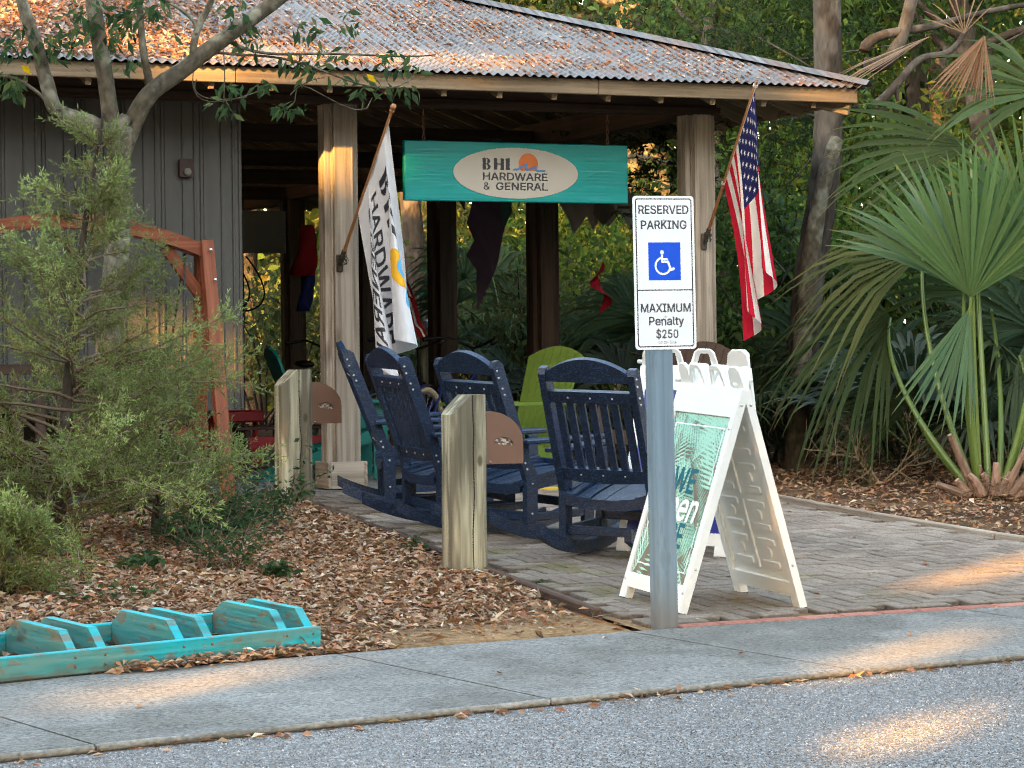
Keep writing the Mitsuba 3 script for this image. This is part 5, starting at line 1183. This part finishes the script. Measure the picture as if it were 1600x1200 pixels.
BL = [(.05, .095, .04), (.07, .125, .055), (.04, .075, .035), (.085, .13, .05)]
for lab, x, y, r, h, n, s_ in (('rounded leafy green shrublet in the middle of the leaf bed', -2.13, -4.4, .30, .34, 420, .042), ('low green plants below the cedar branches', -2.0, -3.3, .38, .26, 300, .05), ('patch of green creeper at the foot of the farther bollard', -.85, -1.35, .22, .22, 180, .045), ('green creeper in front of the swing post', -1.2, -1.9, .35, .30, 300, .048),
        ('trailing green creeper left of the farther bollard', -1.55, -2.5, .40, .24, 300, .05), ('sprig of green leaves leaning on the farther bollard', -.88, -1.62, .14, .52, 110, .045), ('small ferny weed right of the nearer bollard', -.80, -5.35, .09, .12, 70, .028), ('tiny bright green weed by the A-frame sign', -.90, -6.25, .06, .06, 50, .022), ('thin green seedling with broad leaves in front of the shrublet', -1.95, -4.9, .09, .15, 48, .06),
        ('scattered green seedlings behind the rack', -3.0, -5.4, .35, .10, 120, .04), ('leafy green creeper spreading under the right side of the cedar', -1.75, -2.9, .45, .32, 420, .045), ('low dark green plants below the left cedar', -3.2, -3.6, .5, .22, 300, .045), ('small green plants between the cedar and the swing post', -1.45, -2.2, .4, .28, 300, .042), ('broad-leaved green sprout left of the shrublet', -2.55, -4.3, .16, .14, 70, .06),
        ('low weeds along the patio edge behind the nearer bollard', -.88, -3.9, .16, .10, 110, .03)):
    plant(lab, x, y, r, h, n, s_, BL if 'bright' not in lab else LIGHT)

# ---- palms
def fan(b, hub, axis, nrm, R, n=40, span=200, droop=.25, col=(.06, .11, .05), split=.5, wid=1.0, fold=.35):
    hub, axis, nrm = np.array(hub, float), unit(axis), np.array(nrm, float); nrm = unit(nrm - axis * (nrm @ axis)); side = np.cross(nrm, axis)
    a = np.radians(np.linspace(-span / 2, span / 2, n)); da = abs(a[1] - a[0]); a = a + rng.normal(0, da * .12, n)
    for k in range(n):
        L = R * (.78 + .22 * math.cos(a[k] * .9)) * rng.uniform(.88, 1.06); d = axis * math.cos(a[k]) + side * math.sin(a[k]) + nrm * rng.normal(0, .04); d = unit(d); s_ = unit(np.cross(d, nrm)); ts = np.array([0, .25, split, .72, .9, 1.0])
        hw = np.array([.004, .25 * L * da * .52, split * L * da * .52, .40 * L * da * .5, .16 * L * da * .5, .001]) * wid
        dr_ = droop * rng.uniform(.6, 1.5); rib = hub + d * (ts * L)[:, None] - ZV * (dr_ * L * np.clip(ts - .35, 0, 1) ** 2 * 1.6)[:, None]
        e = fold * hw[:, None] * nrm; lft, rgt = rib + s_ * hw[:, None] + e, rib - s_ * hw[:, None] + e
        V = np.concatenate([rib, lft, rgt]); F = [[i, i + 1, i + 7, i + 6] for i in range(5)] + [[i, i + 12, i + 13, i + 1] for i in range(5)]
        c = np.clip(np.array(col) * (1 + rng.normal(0, .13)) * np.array([1 + rng.normal(0, .05), 1, 1 + rng.normal(0, .05)]), .005, .6); cc = np.tile(c, (18, 1)); cc[[5, 11, 17]] = (.24, .17, .09) if rng.random() < .55 else cc[[5, 11, 17]] * [1.5, 1.1, .9]
        b.add(V, F, None, cc)
def palm_pt(A, a, up, c): return A + RV * a / 230 + ZV * up / 230 + FV * c
t = thing('sabal_palm', 'big sabal palm with a bright green fan in front, right of the patio', 'palm tree'); A = np.array([3.88, -2.27, -.10])
FR = [  # hub offset (a, up, depth), axis (right, up, deep), R, span, droop, colour, normal (right, up, deep)
    ((-30, 318, -.1), (.02, 1, .0), 1.10, 118, .05, (.085, .145, .062), (.35, .1, -1)), ((-36, 330, 0), (-.62, .78, .1), 1.10, 62, .16, (.10, .165, .11), (.2, .5, -1)), ((-20, 330, .05), (.45, .9, .1), 1.15, 50, .10, (.075, .135, .075), (.2, .3, -1)),
    ((-34, 300, -.15), (-.35, -1, -.1), .88, 44, .0, (.10, .17, .11), (.2, .1, -1)), ((0, 565, .6), (-1, .06, .1), 1.02, 74, .30, (.055, .085, .045), (-.1, .5, -1)), ((-75, 395, .7), (-1, -.05, .2), 1.02, 112, .55, (.085, .105, .05), (.1, .8, -.7)),
    ((-118, 290, 1.0), (-.9, -.25, .1), 1.0, 150, .75, (.05, .08, .042), (.1, .7, -.7)), ((75, 400, .1), (.35, .9, 0), 1.0, 150, .12, (.075, .13, .055), (.1, .3, -1)), ((72, 225, .5), (.75, -.35, 0), .85, 170, .4, (.085, .13, .10), (-.2, .5, -1)), ((125, 650, .5), (-.8, .2, 0), .9, 90, .35, (.06, .095, .05), (.1, .6, -1)),
    ((-70, 150, 1.3), (-.6, .5, .1), .9, 170, .6, (.035, .055, .03), (.1, .6, -.8)), ((40, 330, .9), (-.1, 1, .1), 1.05, 180, .35, (.05, .085, .04), (0, .5, -1)), ((110, 330, .2), (.2, .9, 0), 1.0, 160, .2, (.08, .13, .07), (0, .4, -1))]
cam_frame = lambda v: RV * v[0] + ZV * v[1] + FV * v[2]
for (ho, ax, R, sp, dr_, col, nr) in FR:
    hub = palm_pt(A, *ho); b = MB(); fan(b, hub, cam_frame(ax), cam_frame(nr), R, max(12, int(sp / 4.4)), sp, dr_, np.array(col) * [1.6, 1.5, 1.25]); f = put(t, 'frond', b, 'm_leaf')
    mid = (A + hub) / 2 + cam_frame((.12 * np.sign(ho[0] + 1), .05, 0)) * (abs(ho[0]) / 60); b = MB(); b.tube(smooth_path([A + RV * np.clip(ho[0], -14, 14) / 230, mid, hub], 12), np.linspace(.026, .011, 12), 8, col=(.10, .155, .03)); put(f, 'stalk', b, 'm_vc_gloss', True)
for (a, dx, up, ln_) in ((-22, -.42, .9, .46), (18, .40, .9, .42), (30, .55, .75, .36), (45, .95, .45, .42), (-12, -.1, 1, .20), (-34, -.5, .6, .14), (4, .05, 1, .22), (36, .9, .2, .25), (-4, -.2, .8, .15), (-40, -.9, .35, .22), (52, 1, .12, .34), (10, .3, .7, .12), (-16, -.6, .9, .17), (24, .2, .8, .16)):
    b = MB(); p = A + RV * a / 230 + FV * rng.uniform(-.12, .02) + ZV * .04; d = RV * dx + ZV * up - FV * .15; q = p + unit(d) * ln_; m_ = (p + q) / 2 + rng.normal(0, .006, 3); c_ = np.array((.24, .15, .105)) * rng.uniform(.65, 1.2)
    w0 = rng.uniform(.028, .042); S = smooth_path([p, m_, q], 7); b.tube(S, np.linspace(w0, w0 * .55, 7), 7, True, c_); cc = b.C[-1].copy(); cc *= rng.uniform(.6, 1.35, (len(cc), 1)); cc[-1] = (.46, .34, .23); b.C[-1] = cc; put(t, 'cut_stub', b, 'm_vc')
n = 900; b = MB(); P = A + np.stack([rng.normal(0, .10, n), rng.normal(0, .10, n), rng.random(n) * .16 - .02], -1); b.leaves(P, rng.normal(size=(n, 3)) * [1, 1, .5] + [0, 0, .3], rdir(n), rng.uniform(.04, .16, n), .006, pick([(.20, .12, .07), (.30, .2, .12), (.12, .075, .045)], n), .1); put(t, 'fibre', b, 'm_dry', kind='stuff')
def palmetto(label, x, y, stem, n, R, col, seed=0):
    t = thing('saw_palmetto', label, 'palm', 'saw palmettos in the woods'); z0 = float(ground_z(np.array([x]), np.array([y]))[0]); A = np.array([x, y, z0 + stem])
    if stem > .3: b = MB(); b.tube([(x, y, z0), (x, y, z0 + stem)], .11, 10); put(t, 'trunk', b, 'm_barkdark', True)
    for k in range(n):
        az = 2 * np.pi * (k + rng.random() * .6) / n; el = rng.uniform(.25, 1.15); d = np.array([math.cos(az) * math.cos(el), math.sin(az) * math.cos(el), math.sin(el)]); hub = A + d * rng.uniform(.55, .95) * R
        b = MB(); ax = unit(d + [0, 0, -.35 + .3 * rng.random()]); fan(b, hub, ax, np.cross(ax, np.cross(ZV, ax)) + rng.normal(0, .25, 3), R * rng.uniform(.75, 1.0), 30, rng.uniform(170, 230), rng.uniform(.3, .7), np.array(col) * rng.uniform(.7, 1.25)); f = put(t, 'frond', b, 'm_leaf')
        b = MB(); b.tube(smooth_path([A, (A + hub) / 2 + [0, 0, .08], hub], 8), np.linspace(.014, .008, 8), 6, col=(.09, .12, .035)); put(f, 'stalk', b, 'm_vc_gloss', True)
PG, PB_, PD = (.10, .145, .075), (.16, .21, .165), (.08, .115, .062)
PLAB = 'green saw palmetto with drooping fan leaves in the undergrowth behind the porch'
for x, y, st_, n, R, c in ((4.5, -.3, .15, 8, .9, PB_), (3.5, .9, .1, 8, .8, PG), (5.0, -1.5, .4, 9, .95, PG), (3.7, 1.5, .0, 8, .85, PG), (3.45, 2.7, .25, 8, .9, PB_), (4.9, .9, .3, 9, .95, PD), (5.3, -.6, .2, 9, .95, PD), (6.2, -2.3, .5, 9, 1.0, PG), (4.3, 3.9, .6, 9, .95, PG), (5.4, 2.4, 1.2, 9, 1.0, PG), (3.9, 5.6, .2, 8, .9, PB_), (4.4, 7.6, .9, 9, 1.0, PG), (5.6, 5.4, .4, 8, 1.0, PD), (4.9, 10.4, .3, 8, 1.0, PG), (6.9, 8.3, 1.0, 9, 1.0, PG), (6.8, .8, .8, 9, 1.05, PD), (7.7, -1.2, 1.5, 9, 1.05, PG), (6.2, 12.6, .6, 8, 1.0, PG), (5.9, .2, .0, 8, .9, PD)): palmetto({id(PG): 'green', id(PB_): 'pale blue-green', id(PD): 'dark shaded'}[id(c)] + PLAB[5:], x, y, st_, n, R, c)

# hanging dead fronds, bare limbs and the leaning trunk right of the porch
t = thing('leaning_tree', 'dark leaning tree trunk right of the porch roof, two stems twined together', 'tree')
def tp(px_, py_, yy=.6): return np.array([4.03 + (px_ - 1255) * .00535 + (700 - py_) * .00000, yy, .175 + (700 - py_) * .00504])
b = MB(); bark_tube(b, [tp(1245, 760), tp(1250, 690), tp(1258, 560), tp(1268, 440), tp(1290, 320), tp(1302, 220), tp(1304, 100), tp(1302, -20), tp(1300, -150)], .135, .105, 40, 16, .10, 3); put(t, 'trunk', b, 'm_barkdark', True)
b = MB(); bark_tube(b, [tp(1225, 760, .45), tp(1232, 640, .45), tp(1240, 520, .42), tp(1252, 400, .40), tp(1272, 300, .42), tp(1306, 220, .5)], .085, .06, 30, 12, .12, 9); put(t, 'trunk', b, 'm_bark', True, label='paler thinner stem')
for pts, r0, r1 in (([(1310, 90), (1350, 62), (1420, 48), (1490, 28), (1600, 4)], .045, .02), ([(1330, 170), (1372, 130), (1405, 98), (1440, 90), (1470, 70), (1490, 28)], .035, .02), ([(1362, 140), (1366, 165)], .03, .012), ([(1312, 110), (1360, 90), (1385, 30), (1400, -30)], .06, .05), ([(1440, 92), (1520, 78), (1600, 40)], .014, .01)):
    b = MB(); bark_tube(b, [tp(*p_, .1) for p_ in pts], r0, r1, 20, 8, .15, len(pts)); put(t, 'limb', b, 'm_barkdark', True)
t = thing('dead_frond', 'brown dead palm frond hanging at the upper right', 'palm frond'); H0 = palm_pt(A, 12, 735, .3)
b = MB()
for ax, R, sp, nn in (((-.75, -1, 0), .50, 26, 8), ((.0, -1, 0), .46, 20, 7), ((-.35, -1, .2), .40, 26, 7)): fan(b, H0, cam_frame(ax), cam_frame((.2, .3, -1)), R, nn, sp, .05, (.20, .115, .065), .22, 1.3)
scene[t] = b.ply('m_dry')
t = thing('dead_frond', 'pale tan dead frond lying across the bare limbs, left of the hanging one', 'palm frond'); b = MB()
fan(b, palm_pt(A, -75, 735, .3), cam_frame((-1, -.45, 0)), cam_frame((.2, 1, -.5)), .7, 12, 26, .1, (.21, .14, .085), .2, .7); fan(b, palm_pt(A, -20, 740, .3), cam_frame((-.2, .9, 0)), cam_frame((.2, .4, -1)), .36, 9, 120, .1, (.20, .13, .07), .15, .35); scene[t] = b.ply('m_dry')
t = thing('bare_shrub', 'leafless tan twiggy shrub beside the patio edge', 'shrub'); b = MB(); O = np.array([3.80, -.95, -.05])
def twig(p, d, L, r, lev):
    S = curve(p, d, L, 6, .28, .05); b.tube(S, np.linspace(r, r * .6, len(S)), 6 if lev < 2 else 4, False)
    if lev >= 4 or L < .05: return
    for k in range(3 if lev < 2 else 2): i = rng.integers(2, 7); twig(S[i], unit(S[i] - S[i - 1]) + rng.normal(0, .55, 3) * [1, .8, .7], L * rng.uniform(.55, .85), r * .62, lev + 1)
for k in range(6): twig(O + rng.normal(0, .03, 3) * [1, 1, 0], np.array(RV * rng.normal(.1, .6) + ZV * .75 + FV * rng.normal(0, .35)), rng.uniform(.22, .36), .010, 0)
put(t, 'twigs', b, 'm_cedarwood2', True); bs('m_cedarwood2', (.27, .20, .13), .85, .2)

# ---- the woods
def tree(label, x, y, H, r, cz, cr, n, size, pal, bark='m_barkdark', lean=(0, 0), group='trees in the woods behind the porch'):
    t = thing('woodland_tree', label, 'tree', group); p0 = np.array([x, y, -.1]); p1 = p0 + [lean[0], lean[1], H]
    b = MB(); bark_tube(b, [p0, p0 + (p1 - p0) * .35 + rng.normal(0, .12, 3), p0 + (p1 - p0) * .7 + rng.normal(0, .15, 3), p1], r, r * .45, 22, 10, .1, int(x * 7)); put(t, 'trunk', b, bark, True)
    b = MB()
    for k in range(7): u = rng.uniform(.45, .95); b.tube(curve(p0 + (p1 - p0) * u, rdir(1)[0] * [1, 1, .3] + [0, 0, .35], cr[0] * rng.uniform(.6, 1), 6, .35), np.linspace(r * .3, r * .08, 7), 6)
    put(t, 'limbs', b, bark, True, kind='stuff')
    b = MB()
    for k in range(6): c = p1 + np.array([0, 0, cz - H]) + rdir(1)[0] * np.array(cr) * .62; leaf_cloud(b, c, np.array(cr) * rng.uniform(.45, .7), n // 6, size, pal)
    put(t, 'crown', b, 'm_leaf')
def shrub(label, x, y, r, h, n, size, pal, group='shrubs in the woods'):
    t = thing('woodland_shrub', label, 'shrub', group); z = float(ground_z(np.array([x]), np.array([y]))[0]); b, st = MB(), MB()
    for k in range(7): st.tube(curve((x + rng.normal(0, .1), y + rng.normal(0, .1), z - .03), [rng.normal(0, .4), rng.normal(0, .4), 1], h * .85, 6, .3), np.linspace(.022, .006, 7), 5)
    for k in range(4): leaf_cloud(b, np.array([x, y, z + h * .55]) + rdir(1)[0] * [r * .5, r * .5, h * .28], np.array([r * .7, r * .7, h * .34]), n // 4, size, pal, .2)
    put(t, 'stems', st, 'm_barkdark', True, kind='stuff'); put(t, 'foliage', b, 'm_leaf')
TONE = lambda pal: 'yellow-green' if pal is LIGHT else 'olive' if pal is OLIVE else 'deep green'
for x, y, r, h, n, s_, pal in ((4.6, 2.0, 1.0, 2.6, 2600, .10, GREEN), (5.6, 3.6, 1.2, 2.9, 3000, .10, LIGHT), (4.2, 6.6, 1.0, 2.2, 2000, .10, OLIVE), (6.6, 2.2, 1.3, 3.3, 3200, .10, GREEN), (7.4, .2, 1.3, 3.0, 3000, .10, GREEN), (8.4, -1.4, 1.3, 3.2, 3000, .10, LIGHT), (6.0, 6.5, 1.3, 2.8, 2600, .11, LIGHT), (7.6, 5.0, 1.4, 3.6, 3000, .11, GREEN), (5.2, 9.0, 1.2, 2.4, 2400, .11, LIGHT), (6.9, 11.0, 1.4, 2.8, 2600, .12, LIGHT), (5.8, 14.0, 1.4, 2.6, 2600, .12, OLIVE), (8.4, 13.5, 1.6, 3.0, 2800, .13, LIGHT), (7.4, 17.0, 1.6, 3.0, 2800, .13, LIGHT), (10.0, 16.0, 1.8, 3.2, 2600, .14, OLIVE), (9.6, 9.5, 1.6, 3.6, 2800, .13, LIGHT), (9.0, 3.0, 1.5, 3.6, 2800, .12, GREEN), (10.8, 6.0, 1.7, 4.0, 2800, .13, LIGHT), (9.8, .2, 1.5, 3.4, 2800, .12, GREEN), (8.6, 20.0, 1.8, 3.4, 2400, .15, OLIVE), (11.5, 20.5, 2.0, 3.6, 2400, .15, LIGHT), (5.4, 17.5, 1.4, 2.6, 2000, .13, OLIVE), (3.9, 14.8, 1.2, 2.4, 1800, .12, OLIVE), (5.6, 1.6, .9, 3.2, 2000, .10, LIGHT)): shrub(TONE(pal) + ' leafy shrub in the dense woods behind the porch', x, y, r, h, n, s_, pal)
for x, y, H, r, cz, cr, n, s_, pal, ln in ((5.6, 5.2, 5, .12, 5.2, (2.0, 2.0, 1.8), 7000, .11, GREEN, (.3, 0)), (7.8, 3.4, 6, .15, 5.6, (2.2, 2.2, 2.2), 8000, .11, LIGHT, (-.4, .2)), (9.6, 1.6, 6, .16, 5.8, (2.3, 2.3, 2.4), 8000, .11, OLIVE, (.3, .2)), (6.9, 8.6, 6.5, .16, 6.2, (2.4, 2.4, 2.4), 7500, .12, OLIVE, (.6, 0)), (9.5, 7.2, 7, .18, 6.4, (2.6, 2.6, 2.8), 8000, .13, GREEN, (-.6, .3)), (5.0, 12.4, 7, .17, 6.8, (2.6, 2.6, 2.2), 6500, .13, GREEN, (.5, .5)), (8.4, 12.0, 7.5, .2, 7.0, (2.8, 2.8, 2.8), 7000, .14, OLIVE, (-.3, .4)), (12.0, 10.5, 8, .22, 7.2, (3.0, 3.0, 3.2), 7000, .15, LIGHT, (.4, 0)), (11.5, 4.2, 7, .18, 6.5, (2.6, 2.6, 3.0), 7000, .13, GREEN, (.2, .3)), (3.6, 18.0, 8, .2, 7.6, (3.0, 3.0, 2.8), 5500, .16, OLIVE, (.3, 0)), (7.2, 19.0, 9, .22, 8.0, (3.2, 3.2, 3.2), 6000, .17, GREEN, (1.0, .2)), (11.0, 17.5, 9, .24, 8.0, (3.4, 3.4, 3.6), 6500, .17, OLIVE, (-.8, 0)), (14.5, 15.0, 9, .24, 8.0, (3.4, 3.4, 3.8), 6500, .17, GREEN, (0, 0)), (9.8, -1.6, 6, .16, 5.6, (2.2, 2.2, 2.4), 7000, .11, GREEN, (.2, 0)), (6.0, 22.0, 9, .22, 7.8, (3.4, 3.4, 3.4), 5000, .19, OLIVE, (0, 0)), (13.0, 24.0, 10, .26, 9, (4, 4, 4.2), 6000, .20, GREEN, (0, 0))): tree('tall ' + TONE(pal) + ' leafy tree in the woods behind the porch roof', x, y, H, r, cz, cr, n, s_, pal, 'm_barkdark' if rng.random() < .6 else 'm_bark', ln)
# sprays of small leaves beside the leaning trunk
t = thing('evergreen_sprays', 'fine dark evergreen sprays hanging around the leaning trunk and roof corner', 'evergreen'); b = MB(); w = MB()
for px_, py_, rr in ((1190, 190, 90), (1130, 250, 60), (1340, 200, 70), (1380, 120, 80), (1230, 120, 80), (1290, 60, 90), (1400, 60, 80), (1180, 60, 90), (1080, 50, 80)):
    c = tp(px_, py_, 1.3 + rng.random()); S = curve(c + rng.normal(0, .2, 3), rdir(1)[0] * [1, 1, .4], .9, 6, .3); w.tube(S, np.linspace(.012, .004, 7), 5)
    for k in range(40):
        S = curve(c + rng.normal(0, rr * .0042, 3), rng.normal(size=3) * [1, 1, .6] + [0, 0, -.2], .25, 4, .3); w.tube(S, .0018, 3, False); m = 34; u = rng.random(m) * 3.99; i = u.astype(int); P = S[i] + (S[i + 1] - S[i]) * (u - i)[:, None]
        b.leaves(P, (S[i + 1] - S[i]) * 10 + rng.normal(0, .5, (m, 3)), rdir(m), rng.uniform(.04, .08, m), .014, pick([(.04, .07, .028), (.055, .085, .03), (.03, .05, .025)], m, .2), .1)
put(t, 'branches', w, 'm_barkdark', True, kind='stuff'); put(t, 'foliage', b, 'm_leaf')
# far-off wood closing the view
thing('far_woods', 'far-off wall of woodland foliage closing the view', 'woods', kind='stuff'); b = MB()
n = 130000; az = rng.uniform(math.radians(25), math.radians(110), n); Rr_ = 46 + rng.normal(0, 2.2, n); z = rng.random(n) ** .8 * 13.5 - .3
den = meshkit.fbm(np.stack([az * 14, z * .35, az * 0], -1), 4, 21); ok = rng.random(n) < np.clip(3.2 * (den - .08), .0, 1) + (z < 6); az, Rr_, z, den = az[ok], Rr_[ok], z[ok], den[ok]; n = len(az)
P = np.stack([CAM[0] + Rr_ * np.cos(az), CAM[1] + Rr_ * np.sin(az), z], -1)
c = pick(GREEN + OLIVE + LIGHT, n, .2) * (.6 + 1.0 * meshkit.fbm(np.stack([az * 20, z * .6, az * 0], -1), 3, 5))[:, None]
b.leaves(P, rdir(n), rdir(n) + [-.4, -.8, .2], rng.uniform(.3, .6, n), rng.uniform(.2, .35, n), np.clip(c, .01, .5), .1); put(None, 'far_woods', b, 'm_leaf')

# ---- tall trees across the road, behind and left of the camera: their canopy shades the place; the low sun comes through its gaps
HOLES = [((-3.25, -7.80, -.33), .16), ((-2.95, -7.66, -.32), .15), ((-.30, -8.02, -.34), .17), ((.15, -7.75, -.33), .13), ((-1.1, -9.48, -.4), .15), ((2.0, -5.72, -.24), .34), ((1.55, -5.9, -.25), .2),
         ((-1.32, .04, 1.0), .22), ((-1.05, .04, 1.02), .20), ((-2.6, .2, 3.25), .40), ((-3.4, .2, 3.25), .35), ((-1.7, -.4, 3.05), .25), ((-1.1, -.62, 2.98), .18), ((-.75, -.62, 2.98), .14), ((-.1, -.62, 2.97), .14), ((.35, -.62, 2.97), .13), ((.85, -.6, 2.98), .14), ((1.25, -.6, 2.98), .12),
         ((-1.2, -.9, 2.80), .09), ((-.8, -.9, 2.80), .08), ((3.4, -.9, 2.80), .12), ((-.6, -1.22, .34), .10), ((-.14, -.15, 2.28), .10), ((3.95, -2.0, 3.0), .06), ((4.4, .2, 3.6), .25)]
E1 = unit(np.cross(ZV, SUN)); SH_ = unit(np.array([SUN[0], SUN[1], 0]))
def canopy(label, c, zc, rad, n, group):
    t = thing('roadside_tree', label, 'tree', group); c = np.array([c[0], c[1], 0.0])
    b = MB(); bark_tube(b, [c + [0, 0, -.8], c + [.1, .1, 3], c + [-.1, .2, 6], c + [0, 0, zc + 1]], .24, .1, 20, 10, .1, 2); put(t, 'trunk', b, 'm_barkdark', True)
    m = n // 12; q = rdir(m) * (rng.random((m, 1)) ** .4) * np.array(rad) + c + [0, 0, zc]; P = np.repeat(q, 12, 0) + rng.normal(0, .32, (m * 12, 3)); P = P[P[:, 2] > .4]; keep = np.ones(len(P), bool)
    for hp, r in HOLES: w = P - np.array(hp); w = w - (w @ SUN)[:, None] * SUN; keep &= np.linalg.norm(w, axis=1) > r + .20
    P = P[keep]; n = len(P); b = MB(); b.leaves(P, rdir(n), rdir(n) + SUN * .8, rng.uniform(.25, .42, n), rng.uniform(.22, .34, n), (1, 1, 1), .1); put(t, 'crown', b, 'm_canopy')
for k, a in enumerate(np.arange(-11, 16, 2.3)):
    p = np.array([0, -4.0, 0]) + SH_ * (19 + (k % 3) * 1.7) + E1 * a; hi = -7 < a < 3; canopy('tall broad tree across the road, behind the viewer', p, 7.2 if hi else 5.4, (2.6, 2.6, 7.0 if hi else 5.2), 21000 if hi else 18000, 'tall trees across the road')
for k, (x, y) in enumerate(((-2, -27), (2, -26.5), (6, -27), (10, -26), (14, -24), (18, -21), (-22, -2), (-20, 4), (-18, 10), (-14, 16), (15, -13), (17, -8), (19, -2), (19, 5), (20, 12))):
    canopy('tall broad tree across the road, behind the viewer' if y < -20 else 'leafy roadside tree beyond the edge of the view', (x, y), 5.0, (2.8, 2.8, 5.0), 4500, 'tall trees across the road' if y < -20 else 'roadside trees beyond the view')
